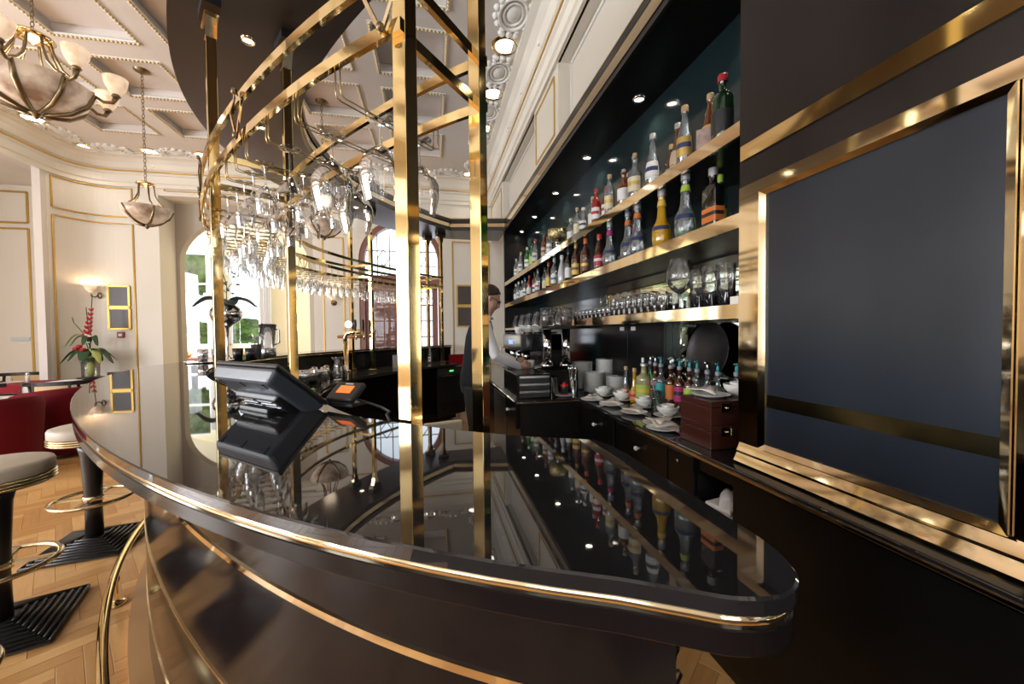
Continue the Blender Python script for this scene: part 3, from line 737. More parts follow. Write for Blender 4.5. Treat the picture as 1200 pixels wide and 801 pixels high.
# black vent grille on the end of the bar body
ge = cur(rad(71), .19); gi = cur(rad(71), .40)
gr = MB()
dn = (gi - ge).normalized(); tn = Vector((-dn.y, dn.x)); tn = tn if tn.x > 0 else -tn
def endp(u, z, o_): q = ge + dn * u + tn * o_; return (q.x, q.y, z)
gr.add([endp(0, .03, 0), endp(.24, .03, 0), endp(.24, ZT - .07, 0), endp(0, ZT - .07, 0)], [(0, 1, 2, 3)])
gr.build('end_panel', BLACK, bar)
vg = MB()
for i in range(8):
    for j in range(16):
        q = endp(.02 + .028 * i + (.014 if j % 2 else 0), .66 + .025 * j, .004)
        vg.lathe([(.009, -.003), (.012, 0), (.009, .003)], 6, q, M=Matrix.Rotation(PI / 2, 3, 'X'), caps=False)
g_ = vg.build('vent_mesh', BPLAST, bar); g_['kind'] = 'stuff'
MB().lathe([(.018, 0), (.018, ZT - .07)], 14, (.335, .52, 0)).build('end_post', BRASS2, bar)
# foot rail
frl = thing('foot_rail', 'curved brass foot rail on brackets along the bar front', 'foot rail')
MB().tube([(p.x, p.y, .15) for p in arc(-60, 60, .05, 90)], .019, 12).build('rail', BRASS, frl)
for a in (-58, -38, -17, 4, 26.0, 48):
    p = cur(rad(a), .05)
    MB().lathe([(.045, 0), (.045, .006), (.036, .010), (.018, .014), (.015, .03), (.0145, .10), (.019, .115), (.022, .13), (.019, .15)], 16, (p.x, p.y, .003)).build('bracket', BRASS, frl)
    for k in range(3):
        MB().lathe([(.005, 0), (.004, .003)], 8, (p.x + .034 * math.cos(k * 2.1), p.y + .034 * math.sin(k * 2.1), .0085)).build('screw', BRONZE, frl)
# inner worktop
iw = thing('inner_worktop', 'dark lower worktop behind the curved bar counter', 'worktop')
ww = MB().ring(arc(-62, 62, .44, 120), arc(-62, 62, 1.12, 120), .87, .90); ww.build('slab', mat('brown_worktop', (.05, .042, .036), .12, 0, 1.6, c2=(.03, .026, .022), scale=60), iw)
wb = MB().ring(arc(-61.5, 61.5, .46, 120), arc(-61.5, 61.5, 1.06, 120), .02, .87); wb.build('base_cabinet', BLACK, iw)
bs = MB().ring(arc(-61.5, 61.5, 1.118, 120), arc(-61.5, 61.5, 1.124, 120), .862, .872); bs.build('brass_edge', BRASS2, iw)
# dishwasher at the far end of the worktop
a_ = rad(-59); dwp = cur(a_, 1.06); nn = inward(a_)
dw = thing('dishwasher', 'black built-in dishwasher with steel handle at the far worktop', 'dishwasher', (dwp.x, dwp.y, 0), math.atan2(nn.y, nn.x) + PI / 2)
MB().box(-.30, .30, -.03, .02, .08, .85).build('door', BPLAST, dw, bevel=.006)
MB().box(-.30, .30, -.036, -.028, .74, .85).build('control_panel', mat('graphite_fascia', (.10, .105, .115), .3, .6), dw)
MB().box(-.27, .27, -.07, -.05, .70, .725).build('handle', STEEL, dw, bevel=.004)
MB().box(-.05, .03, -.038, -.034, .78, .80).build('display', GREENLED, dw)
MB().box(-.30, .30, -.034, -.03, .27, .275).build('seam', STEEL, dw)
MB().box(-.24, -.14, -.033, -.029, .20, .208).build('badge', STEEL, dw)

# ------------------------------------------------------------------ canopy ring above the bar
cn = thing('bar_canopy', 'dark brown crescent canopy with brass band hanging over the bar', 'canopy')
def canopy_pts(d):
    L = arc(-61, 61, d, 120); a = L[0]; b = L[-1]
    return [Vector((1.2, a.y))] + L + [Vector((1.2, b.y))]
CI, CO = canopy_pts(1.03), canopy_pts(.33)
for L, y0, y1 in ((CI, 6.21, 1.59), (CO, 6.95, .85)):
    L[0] = Vector((1.2, y0)); L[-1] = Vector((1.2, y1))
c1 = MB().ring(CO, CI, 3.04, 3.22)
edged(c1.build('canopy_body', CANOPY, cn))
def rim(path, out, z0, z1, m_, nm):
    # thin band on the rim of the canopy; out = +1 grows away from the ring centre
    q = []
    for i, p in enumerate(path):
        t = (path[min(i + 1, len(path) - 1)] - path[max(i - 1, 0)]).normalized(); n_ = Vector((-t.y, t.x))
        c_ = Vector((1.6, CY)) - p
        if n_.dot(c_) > 0: n_ = -n_
        q.append(p + n_ * out)
    b_ = MB().ring(q, path, z0, z1) if out > 0 else MB().ring(path, q, z0, z1)
    return edged(b_.build(nm, m_, cn))
rim(CI, -.014, 3.095, 3.15, BRASS2, 'brass_band')
rim(CI, -.02, 3.175, 3.222, CANOPY, 'fascia_rim'); rim(CI, -.024, 3.222, 3.232, BRASS2, 'brass_edge')

# ------------------------------------------------------------------ brass glass rack on posts
rk = thing('glass_rack', 'polished brass overhead glass rack on square posts above the bar', 'glass rack')
ZU, ZL = 2.30, 2.15
def rail(d, z, wd, hg, a0=-60.4, a1=60.4, nm='rail'):
    b_ = MB().ring(arc(a0, a1, d - wd / 2, 110), arc(a0, a1, d + wd / 2, 110), z - hg / 2, z + hg / 2)
    return edged(b_.build(nm, BRASS, rk))
for d in (.455, .845):
    for z in (ZU, ZL): rail(d, z, .016, .032)
for a in (-60, -33, 33, 60):
    t = rad(a); n_ = inward(t); rz = math.atan2(n_.y, n_.x)
    for d in (.485, .82):
        p = cur(t, d)
        M3 = Matrix.Rotation(rz, 3, 'Z')
        MB().obox((p.x, p.y, (.90 + 2.88) / 2), .043, .043, 1.98, rz).build('post', BRASS, rk, bevel=.002)
        fl = MB()
        vs = [Vector((p.x, p.y, 0)) + M3 @ Vector((i * w_, j * h_, z)) for (w_, h_, z) in ((.024, .024, 2.87), (.024, .058, 2.992)) for (i, j) in ((-1, -1), (1, -1), (1, 1), (-1, 1))]
        fl.add(vs, [(0, 1, 5, 4), (1, 2, 6, 5), (2, 3, 7, 6), (3, 0, 4, 7), (0, 3, 2, 1), (4, 5, 6, 7)])
        vs = [Vector((p.x, p.y, 0)) + M3 @ Vector((i * .03, j * .08, z)) for z in (2.955, 2.998) for (i, j) in ((-1, -1), (1, -1), (1, 1), (-1, 1))]
        fl.add(vs, [(0, 1, 5, 4), (1, 2, 6, 5), (2, 3, 7, 6), (3, 0, 4, 7), (0, 3, 2, 1), (4, 5, 6, 7)])
        fl.build('flared_bracket', BRASS2, rk)
        MB().obox((p.x, p.y, 3.019), .075, .16, .043, rz).build('mounting_block', BPLAST, rk)
        ft = MB().obox((p.x, p.y, .915), .07, .07, .03, rz); ft.build('post_foot', BRASS2, rk, bevel=.003)
    A, B = cur(t, .50), cur(t, .81)
    for z in (ZU, ZL): MB().bar((A.x, A.y, z), (B.x, B.y, z), .016, .030).build('cross_rail', BRASS, rk)
# diamond ornaments between the two outer rails
for a in [44.6, 19.5, 6, -6, -19.5, -44.6, 59.5, -59.5, 31.2]:
    t = rad(a); p = cur(t, .437); g = Vector((-inward(t).y, inward(t).x)); hw = .064
    dm = MB(); q = lambda u, z: (p.x + g.x * u, p.y + g.y * u, z)
    for s_ in (-1, 1):
        L = [q(0, ZU + .015), q(s_ * hw * .35, ZU - .02), q(s_ * hw, ZL + .105), q(s_ * hw * .85, ZL + .085), q(s_ * hw * .30, ZL + .02), q(0, ZL - .012)]
        for i in range(len(L) - 1): dm.bar(L[i], L[i + 1], .006, .011)
    dm.build('diamond_ornament', BRASS2, rk)
    for z in (ZU + .01, ZL - .002): MB().lathe([(.0, -.012), (.008, -.008), (.009, 0), (.006, .01), (0, .012)], 8, (p.x - inward(t).x * .006, p.y - inward(t).y * .006, z)).build('stud', BRONZE, rk)
# hangers: pairs of wires from the outer to the inner rail
HA = [56, 52.2, 48.6] + [45.2 - 2.35 * k for k in range(44)]
HA = [a for a in HA if a > -58.5 and min(abs(a - q) for q in (-60, -33, 33, 60)) > .9]
HZ = 2.055
hw_ = None
for a in HA:
    t = rad(a); n_ = inward(t); g = Vector((-n_.y, n_.x)); m_ = MB()
    for s_ in (-.011, .011):
        q = lambda d, z: (cur(t, d).x + g.x * s_, cur(t, d).y + g.y * s_, z)
        m_.tube([q(.458, ZL - .01), q(.458, HZ + .02), q(.462, HZ + .004), q(.475, HZ), q(.83, HZ), q(.842, HZ + .006), q(.845, ZL - .01)], .0022, 5)
    m_.build('hanger_wire', BRASSW, rk)

# ================================================================== GLASSES ON THE RACK
PROF = {
 'wine': [(.034, 0), (.033, .002), (.012, .006), (.0045, .014), (.0038, .05), (.0042, .085), (.014, .094), (.030, .112), (.037, .135), (.037, .16), (.032, .20)],
 'balloon': [(.044, 0), (.043, .002), (.014, .007), (.005, .016), (.0042, .05), (.006, .082), (.020, .090), (.050, .115), (.067, .155), (.066, .195), (.050, .26)],
 'flute': [(.030, 0), (.029, .002), (.010, .006), (.004, .014), (.0036, .05), (.004, .08), (.012, .088), (.021, .11), (.024, .15), (.022, .215)],
 'martini': [(.036, 0), (.035, .002), (.012, .006), (.004, .014), (.0038, .06), (.004, .095), (.010, .100), (.052, .165), (.054, .17)],
 'coupe': [(.036, 0), (.035, .002), (.012, .006), (.0042, .014), (.004, .05), (.006, .075), (.014, .086), (.010, .098), (.030, .112), (.050, .13), (.054, .158)],
}
GM = {}
for k, pr in PROF.items():
    mm = MB().lathe([(r, -z) for r, z in pr], 20, caps=False); mm.lathe([(0, -.004), (pr[0][0] * .98, -.0005)], 20, caps=False)
    GM[k] = mm.mesh('stemmed_glass', GLASS)
    # the same glass as three parts, for the nearest ones
    i0 = 5 if k not in ('coupe',) else 6
    GM[k + '_foot'] = MB().lathe([(0, -.004), (pr[0][0] * .98, -.0005), (pr[0][0], 0), (pr[1][0], -.002), (pr[2][0], -pr[2][1]), (pr[3][0], -pr[3][1])], 24, caps=False).mesh('foot', GLASS)
    GM[k + '_stem'] = MB().lathe([(r, -z) for r, z in pr[3:i0 + 1]], 12, caps=False).mesh('stem', GLASS)
    GM[k + '_bowl'] = MB().lathe([(r, -z) for r, z in pr[i0:]], 28, caps=False).mesh('bowl', GLASS)
def hang(kind, a, d, label, group, parts=False):
    p = cur(rad(a), d); loc = (p.x, p.y, HZ + .006)
    if parts:
        t = thing('stemmed_glass', label, 'glass', loc, 0, group)
        for q in ('foot', 'stem', 'bowl'): place(q, GM[kind + '_' + q], t)
        return t
    o = place('stemmed_glass', GM[kind], None, loc, rnd.uniform(0, 3))
    return tag(o, label, 'glass', group)
GG = 'stemmed glasses hanging from the brass rack'
nearspec = [
 (56, .60, 'balloon', 'large balloon glass hanging alone nearest the thick brass post'),
 (52.2, .57, 'balloon', 'large balloon glass hanging second from the thick brass post'),
 (52.2, .72, 'coupe', 'wide coupe glass hanging behind the second balloon glass'),
 (48.6, .53, 'martini', 'martini glass hanging just under the near brass rail'),
 (48.6, .66, 'coupe', 'wide coupe glass hanging inside the near martini glass'),
 (48.6, .78, 'balloon', 'balloon glass hanging at the inner rail, behind the near coupes'),
 (56, .76, 'balloon', 'balloon glass at the inner rail nearest the bar man'),
]
for a, d, k, l in nearspec: hang(k, a, d, l, GG, True)
kinds = ['wine', 'wine', 'flute', 'balloon', 'wine']
where = {'mid': 'before the second pair of brass posts', 'left': 'past the second pair of brass posts', 'far': 'past the third pair of brass posts'}
noun = {'wine': 'wine glass', 'flute': 'flute glass', 'balloon': 'wine glass', 'coupe': 'coupe glass', 'martini': 'martini glass'}
cnt = {'mid': 0, 'left': 0, 'far': 0}
for i, a in enumerate(HA):
    if a > 47: continue
    reg = 'mid' if a > 33 else ('left' if a > -33 else 'far')
    k = ('coupe', 'wine', 'martini', 'wine')[i % 4] if a > 33 else (kinds[(i // 3) % 5])
    n = 3 if a > 20 else 4
    slots = ('outermost', 'middle', 'innermost') if n == 3 else ('outermost', 'second', 'third', 'innermost')
    for j in range(n):
        d = .52 + (.28 * j / (n - 1)) + rnd.uniform(-.006, .006)
        hang(k if k != 'balloon' else 'wine', a, d, '%s %s on the %s hanger %s' % (slots[j], noun[k], ORD[cnt[reg]], where[reg]), GG)
    cnt[reg] += 1

# ================================================================== BOTTLES
def bottle_glass(name, tint, body, fac): return glass_mat(name, tint=tint, edge=(.45, .48, .5), boost=1.7, base=.05, body=body, bodyfac=fac)
BG = {
 'clear': bottle_glass('bottle_glass_clear', (.86, .90, .92), (.55, .60, .62), .16),
 'amber': bottle_glass('bottle_glass_amber', (.62, .20, .04), (.26, .07, .012), .4),
 'dark amber': bottle_glass('bottle_glass_dark_amber', (.35, .10, .03), (.10, .03, .012), .6),
 'green': bottle_glass('bottle_glass_green', (.10, .60, .18), (.02, .20, .05), .5),
 'dark green': bottle_glass('bottle_glass_dark_green', (.05, .22, .08), (.008, .035, .014), .7),
 'black': bottle_glass('bottle_glass_black', (.03, .03, .03), (.008, .008, .008), .85),
 'yellow': bottle_glass('bottle_glass_yellow', (.95, .62, .05), (.75, .42, .02), .6),
 'pale yellow': bottle_glass('bottle_glass_pale_yellow', (.8, .78, .45), (.55, .52, .25), .6),
 'red': bottle_glass('bottle_glass_red', (.7, .04, .05), (.35, .01, .015), .6),
 'frosted white': bottle_glass('bottle_glass_frosted', (.85, .87, .9), (.70, .72, .75), .75),
}
CC = {'cream': (.72, .64, .45), 'white': (.80, .79, .76), 'yellow': (.80, .55, .10), 'gold': (.66, .45, .14), 'orange': (.72, .20, .04), 'red': (.42, .02, .03), 'black': (.02, .02, .022), 'dark blue': (.03, .04, .12),
      'green': (.12, .42, .08), 'lime': (.45, .62, .08), 'pink': (.60, .10, .32), 'teal': (.06, .40, .42), 'cork': (.50, .33, .16), 'magenta': (.50, .03, .22), 'brown': (.16, .07, .03), 'silver': (.55, .55, .57), 'grey': (.3, .3, .32), 'scarlet': (.75, .05, .03), 'beige': (.55, .44, .30), 'blue': (.08, .16, .40)}
def cmat(n):
    return mat('print_' + n.replace(' ', '_'), CC[n], .4, .6 if n in ('gold', 'silver') else 0, scale=30, c2=tuple(x * .75 for x in CC[n]))
BP = {  # (radius/R, z/H)
 'standard': [(.9, 0), (1, .02), (1, .55), (.95, .62), (.6, .72), (.36, .80), (.34, .97), (.38, .975), (.38, 1)],
 'sloped': [(.9, 0), (1, .03), (1, .30), (.93, .45), (.62, .66), (.36, .80), (.34, .97), (.4, .975), (.4, 1)],
 'bell': [(.78, 0), (.82, .02), (1, .16), (.98, .30), (.75, .48), (.46, .66), (.34, .85), (.33, .97), (.39, .975), (.39, 1)],
 'decanter': [(.95, 0), (1, .03), (1, .50), (.92, .58), (.45, .66), (.36, .72), (.36, .88), (.5, .90), (.5, .93), (.3, .94)],
 'conical': [(.80, 0), (.92, .02), (1, .11), (1, .25), (.88, .35), (.64, .42), (.50, .50), (.36, .76), (.33, .97), (.38, .975), (.38, 1)],
 'shoulder': [(.95, 0), (1, .02), (1, .62), (.93, .69), (.5, .74), (.36, .78), (.34, .97), (.42, .975), (.42, 1)],
 'round jug': [(.8, 0), (.95, .03), (1, .14), (1, .34), (.82, .48), (.40, .56), (.36, .62), (.34, .96), (.4, .97), (.4, 1)],
}
def bottle(loc, kind, H, R, glass, cap, lab, band, label, group, z0=.12, z1=.45, face=rad(215), fill=None, square=False, caph=.10):
    t = thing('bottle', label, 'bottle', loc, 0, group)
    pr = [(r * R, z * H) for r, z in BP[kind]]
    if square:
        mb = MB(); vs = []; n = 16
        for r, z in pr:
            for k in range(n):
                a = 2 * PI * k / n; c_, s_ = math.cos(a), math.sin(a); e = .25 if r > R * .6 else 1.0
                sg = lambda v: (abs(v) ** e) * (1 if v >= 0 else -1)
                vs.append((r * sg(c_) * (.62 if r > R * .6 else 1), r * sg(s_), z))
        fs = [(i * n + k, i * n + (k + 1) % n, (i + 1) * n + (k + 1) % n, (i + 1) * n + k) for i in range(len(pr) - 1) for k in range(n)]
        mb.add(vs, fs, True)
        mb.build('glass_body', BG[glass], t)
    else: MB().lathe(pr, 18, caps=True).build('glass_body', BG[glass], t)
    if fill:
        lq = [(r * R * .93, z * H + .003) for r, z in BP[kind] if z <= fill[1]]
        MB().lathe([(0, .003)] + lq + [(0, fill[1] * H)], 16, caps=False).build('liquid', fill[0], t)
    nr = BP[kind][-1][0] * R * 1.08
    MB().lathe([(nr, H * (1 - caph)), (nr, H * 1.0), (nr * .9, H * 1.012), (0, H * 1.012)], 14, caps=False).build('cap', cmat(cap), t)
    if lab:
        def rz_(zz):
            for i in range(len(pr) - 1):
                if pr[i][1] <= zz <= pr[i + 1][1]:
                    u = (zz - pr[i][1]) / max(1e-6, pr[i + 1][1] - pr[i][1]); return pr[i][0] + (pr[i + 1][0] - pr[i][0]) * u
            return R
        def wrap(a0, a1, za, zb, m_, nm, par, off):
            zs = [za + (zb - za) * k / 4 for k in range(5)]; n = 12; vs = []
            for zz in zs:
                for k in range(n + 1):
                    a = face + a0 + (a1 - a0) * k / n; r = rz_(zz) + off
                    if square:
                        e = .25; sg = lambda v: (abs(v) ** e) * (1 if v >= 0 else -1)
                        vs.append((r * .62 * sg(math.cos(a)) + (-.0006 if math.cos(a) < 0 else 0), r * sg(math.sin(a)), zz))
                    else: vs.append((r * math.cos(a), r * math.sin(a), zz))
            fs = [(i * (n + 1) + k, i * (n + 1) + k + 1, (i + 1) * (n + 1) + k + 1, (i + 1) * (n + 1) + k) for i in range(4) for k in range(n)]
            return MB().add(vs, fs, True).build(nm, m_, par)
        l_ = wrap(-1.25, 1.25, z0 * H, z1 * H, cmat(lab), 'paper_label', t, .0008)
        if band:
            zm = z0 + (z1 - z0) * .42
            wrap(-1.1, 1.1, zm * H, (zm + (z1 - z0) * .26) * H, cmat(band), 'label_band', l_, .0014)
    return t
TG, MG = 'bottles on the top shelf', 'bottles on the middle shelf'
XB = 1.33
# y, x, profile, height, radius, glass, cap, label, band, words
top = [
 (1.585, 1.33, 'shoulder', .29, .045, 'dark green', 'red', 'black', None, 'big dark green bottle with red and white cap, first by the brown panel'),
 (1.69, 1.35, 'sloped', .27, .038, 'amber', 'cork', 'gold', 'white', 'amber brandy bottle with gold label and cork, second by the brown panel'),
 (1.83, 1.31, 'sloped', .285, .040, 'clear', 'cork', 'gold', 'dark blue', 'tall clear bottle with gold label and pale cork cap'),
 (1.945, 1.35, 'bell', .26, .042, 'amber', 'silver', 'beige', None, 'dark amber bell-shaped cognac bottle with silver neck'),
 (2.13, 1.31, 'bell', .29, .043, 'clear', 'silver', 'white', 'dark blue', 'tall clear vase-shaped bottle with silver cap'),
 (2.17, 1.46, 'standard', .26, .034, 'amber', 'cork', 'cream', None, 'small amber bottle with orange cork, behind the clear vase-shaped one'),
 (2.25, 1.40, 'decanter', .20, .036, 'red', 'red', 'white', None, 'short reddish bottle with white label beside the clear vase-shaped one'),
 (2.34, 1.31, 'decanter', .27, .043, 'clear', 'cork', 'cream', 'gold', 'clear bottle with large cream label and tall cork'),
 (2.49, 1.31, 'decanter', .23, .042, 'amber', 'silver', 'white', None, 'squat whisky decanter with glass stopper and white label'),
 (2.62, 1.40, 'standard', .26, .034, 'amber', 'beige', 'beige', None, 'amber bottle with beige neck behind the whisky decanter'),
 (2.69, 1.30, 'standard', .27, .036, 'clear', 'cork', 'cream', 'gold', 'slim clear bottle with cream label and wooden cap'),
 (2.83, 1.34, 'standard', .24, .034, 'dark amber', 'red', 'white', 'red', 'dark bottle with red cap, nearer of the two red-capped'),
 (2.95, 1.31, 'standard', .26, .036, 'red', 'red', 'white', 'red', 'red-capped bottle with tall neck, farther of the two red-capped'),
 (3.09, 1.34, 'decanter', .25, .036, 'clear', 'cork', 'white', None, 'clear decanter with round stopper past the red-capped bottles'),
 (3.22, 1.31, 'sloped', .20, .036, 'clear', 'white', 'white', 'black', 'low clear bottle with a white black-lettered label on the top shelf'),
 (3.42, 1.33, 'standard', .26, .034, 'clear', 'beige', 'cream', None, 'clear bottle with beige cap two places before the brass goblet'),
 (3.62, 1.34, 'standard', .22, .034, 'clear', 'white', 'white', None, 'small clear bottle right before the brass goblet'),
 (4.28, 1.33, 'shoulder', .28, .037, 'clear', 'white', 'white', 'grey', 'clear white-capped bottle right past the brass goblet'),
 (4.50, 1.33, 'standard', .29, .036, 'amber', 'brown', 'beige', 'brown', 'brown-capped amber bottle, second past the brass goblet'),
 (4.84, 1.31, 'standard', .30, .037, 'clear', 'red', 'cream', 'blue', 'clear red-capped bottle, third past the brass goblet'),
 (5.08, 1.33, 'standard', .30, .036, 'green', 'black', 'lime', None, 'bright green bottle with black cap on the far top shelf'),
 (5.27, 1.31, 'standard', .29, .036, 'green', 'white', 'white', 'green', 'bright green bottle with white label on the far top shelf'),
 (5.42, 1.36, 'standard', .29, .036, 'green', 'green', 'lime', None, 'bright green bottle with green cap on the far top shelf'),
 (5.66, 1.31, 'standard', .30, .036, 'clear', 'cork', 'white', 'blue', 'clear bottle with blue banded label on the far top shelf'),
 (5.86, 1.34, 'standard', .29, .036, 'clear', 'brown', 'gold', None, 'clear bottle with gold label, last but one at the far top end'),
 (6.07, 1.33, 'standard', .28, .038, 'clear', 'silver', 'white', 'grey', 'clear bottle at the very far end of the top shelf'),
]
for (y, x, k, H, R, g, c, l, b, words) in top:
    bottle((x * .951, y * .951, SHZ[0] + .001), k, H, R, g, c, l, b, words, TG)
# small photograph card leaning by the brandy bottle
tag(MB().obox((1.226, 1.580, SHZ[0] + .050), .003, .062, .095, rad(37)).build('photo_card', mat('photo_print', (.55, .36, .28), .5, c2=(.08, .07, .08), scale=35)), 'small photo card leaning against the amber brandy bottle', 'card')
mid = [
 (1.645, 1.33, 'shoulder', .27, .046, 'black', 'silver', 'orange', 'black', 'square black bottle with big orange label on the middle shelf'),
 (1.755, 1.46, 'standard', .29, .036, 'green', 'lime', 'lime', None, 'bright green bottle half hidden behind the square black one'),
 (1.825, 1.31, 'conical', .32, .046, 'clear', 'silver', 'dark blue', None, 'clear bottle of green liqueur with silver pourer'),
 (2.04, 1.31, 'conical', .31, .046, 'yellow', 'silver', 'dark blue', None, 'bulbous bottle of yellow liqueur with yellow neck band'),
 (2.31, 1.31, 'conical', .32, .046, 'clear', 'silver', 'dark blue', None, 'clear liqueur bottle with orange neck band, nearer of the pair'),
 (2.47, 1.33, 'conical', .32, .044, 'clear', 'silver', 'dark blue', None, 'clear liqueur bottle with orange neck band, farther of the pair'),
 (2.60, 1.45, 'conical', .31, .040, 'clear', 'black', 'dark blue', None, 'clear liqueur bottle with magenta neck band at the back'),
 (2.71, 1.31, 'conical', .31, .044, 'clear', 'silver', 'dark blue', None, 'clear liqueur bottle with magenta neck band at the front'),
 (2.92, 1.32, 'sloped', .27, .040, 'dark amber', 'scarlet', 'red', 'white', 'dark bottle with scarlet cap and red label on the middle shelf'),
 (3.20, 1.32, 'standard', .30, .042, 'dark amber', 'orange', 'brown', 'gold', 'dark brown bottle with orange cap on the middle shelf'),
 (3.33, 1.38, 'standard', .27, .036, 'clear', 'white', 'white', 'blue', 'clear bottle with white label between the two brown ones'),
 (3.43, 1.32, 'standard', .31, .040, 'dark amber', 'gold', 'yellow', 'brown', 'dark brown bottle with yellow label on the middle shelf'),
 (3.63, 1.32, 'standard', .30, .037, 'black', 'black', 'white', None, 'slim black bottle with round white label'),
 (3.83, 1.32, 'sloped', .28, .042, 'frosted white', 'white', None, None, 'frosted white bottle without a label'),
 (4.08, 1.32, 'standard', .30, .038, 'clear', 'silver', 'white', 'blue', 'clear bottle with blue and white label past the frosted one'),
 (4.29, 1.32, 'standard', .29, .037, 'dark amber', 'red', 'yellow', None, 'brown bottle with yellow label and red cap, far middle shelf'),
 (4.50, 1.34, 'standard', .27, .036, 'dark green', 'black', 'cream', None, 'dark green bottle with cream label, far middle shelf'),
 (4.72, 1.31, 'standard', .28, .037, 'clear', 'brown', 'white', 'red', 'clear bottle with red banded label, far middle shelf'),
 (4.93, 1.33, 'standard', .28, .037, 'amber', 'black', 'white', 'black', 'amber bottle with black banded label, far middle shelf'),
 (5.19, 1.32, 'standard', .27, .037, 'red', 'red', 'white', None, 'red bottle with white label, far middle shelf'),
 (5.44, 1.32, 'standard', .27, .037, 'clear', 'blue', 'white', 'blue', 'clear bottle with blue cap, far middle shelf'),
 (5.65, 1.33, 'standard', .26, .037, 'dark green', 'silver', 'white', None, 'dark green bottle with silver cap, far middle shelf'),
 (5.86, 1.32, 'standard', .27, .037, 'clear', 'white', 'white', 'grey', 'clear bottle with grey banded label, last but one of the middle shelf'),
 (6.05, 1.32, 'standard', .26, .038, 'clear', 'silver', 'white', None, 'clear bottle at the very far end of the middle shelf'),
]
GL_GREEN = glass_mat('green_liqueur', (.05, .6, .1), body=(.01, .30, .05), bodyfac=.7, boost=.8, base=.02)
GL_YELLOW = glass_mat('yellow_liqueur', (.95, .60, .04), body=(.85, .48, .02), bodyfac=.7, boost=.8, base=.02)
for i, (y, x, k, H, R, g, c, l, b, words) in enumerate(mid):
    if k == 'conical': R *= 1.14
    sq = i == 0
    t = bottle((x * .951, y * .951, SHZ[1] + .001), k, H, R, g, c, l, b, words, MG, z0=(.10 if sq else (.27 if k == 'conical' else .12)), z1=(.34 if sq else (.34 if k == 'conical' else .42)), fill={2: (GL_GREEN, .13)}.get(i), square=sq, caph=.12)
    nb_ = {2: 'lime', 3: 'yellow', 4: 'orange', 5: 'orange', 6: 'magenta', 7: 'magenta'}.get(i)
    if nb_: MB().lathe([(R * .47, H * .70), (R * .37, H * .80)], 14, caps=False).build('neck_band', cmat(nb_), t)
    if i in (2, 3, 5, 7): MB().tube([(0, 0, H), (0, 0, H * 1.04), (-.012, -.004, H * 1.07), (-.03, -.01, H * 1.08)], .004, 6).build('pourer', STEEL, t)
# small shot glasses standing between the liqueurs
sgm = MB().lathe([(0, .002), (.018, .002), (.02, .004), (.024, .055), (.0235, .055), (.0185, .006)], 14, caps=False).mesh('shot_glass', TUMB)
for k, (y, x) in enumerate(((1.42, 1.33), (1.47, 1.42), (1.93, 1.36), (2.13, 1.33), (2.18, 1.42), (2.57, 1.33), (1.93, 1.46))):
    tag(place('shot_glass', sgm, None, (x * .97, y * .97, SHZ[1] + .001)), '%s small shot glass from the brown panel on the middle shelf' % ORD[k], 'glass', 'shot glasses on the middle shelf')
# goblet trophy
gb = thing('brass_goblet', 'round hammered brass and silver goblet between bottles on top shelf', 'goblet', (1.31, 3.95, SHZ[0] + .001))
MB().lathe([(.055, 0), (.055, .01), (.03, .03), (.016, .05), (.014, .09), (.02, .11), (.03, .12)], 20).build('foot', CHROME, gb)
MB().lathe([(.03, .12), (.075, .14), (.098, .18), (.102, .22), (.095, .25), (.088, .25), (.08, .2), (.0, .15)], 24, caps=False).build('bowl', mat('hammered_brass', (.55, .46, .25), .2, 1, c2=(.25, .2, .1), scale=45, bump=.9, bscale=70), gb)

# ================================================================== TUMBLERS ON THE LOWEST SHELF
def tumbler(h, r, ribs=False): return MB().lathe([(0, .006), (r * .80, .006), (r * .88, .0), (r, h), (r * .97, h + .001)], 18, caps=False).mesh('tumbler', TUMB)
T1, T2, T3 = tumbler(.115, .033), tumbler(.075, .036), tumbler(.19, .040)
z = SHZ[2] + .004
y = 1.98
k = 0
while y < 2.58:
    tag(place('tumbler', T1, None, (1.27, y, z)), '%s tall tumbler from the brown panel, front row of the lowest shelf' % ORD[k], 'glass', 'tall tumblers, front row of the lowest shelf')
    tag(place('tumbler', T1, None, (1.36, y + .02, z)), '%s tall tumbler from the brown panel, back row of the lowest shelf' % ORD[k], 'glass', 'tall tumblers, back row of the lowest shelf'); y += .072; k += 1
k = 0
while y < 3.28:
    tag(place('tumbler', T2, None, (1.27, y, z)), '%s low tumbler past the tall ones, front row of the lowest shelf' % ORD[k], 'glass', 'low tumblers, front row of the lowest shelf')
    tag(place('tumbler', T2, None, (1.37, y + .02, z)), '%s low tumbler past the tall ones, back row of the lowest shelf' % ORD[k], 'glass', 'low tumblers, back row of the lowest shelf'); y += .080; k += 1
for k, (x, y) in enumerate(((1.28, 1.60), (1.39, 1.56), (1.28, 1.50), (1.39, 1.46), (1.29, 1.70), (1.40, 1.66))):
    tag(place('tumbler', T3, None, (x, y, z)), ORD[k] + ' of the tall glass vases by the brown panel, lowest shelf', 'glass vase', 'tall glass vases on the lowest shelf')
me_b = MB().lathe(PROF['balloon'], 24, caps=False).mesh('brandy_glass', TUMB)
tag(place('brandy_glass', me_b, None, (1.26, 1.80, z)), 'large stemmed balloon glass standing upright on the lowest shelf', 'glass')
me_w = MB().lathe([(r, .20 - zz) for r, zz in PROF['wine']], 16, caps=False).mesh('stemmed_glass', TUMB)
for k, y in enumerate((2.75, 2.88, 3.0, 3.12, 3.24)):
    tag(place('stemmed_glass', me_w, None, (1.48, y, z)), '%s upturned stemmed glass behind the low tumblers, from the viewer' % ORD[k], 'glass', 'upturned glasses behind the low tumblers')
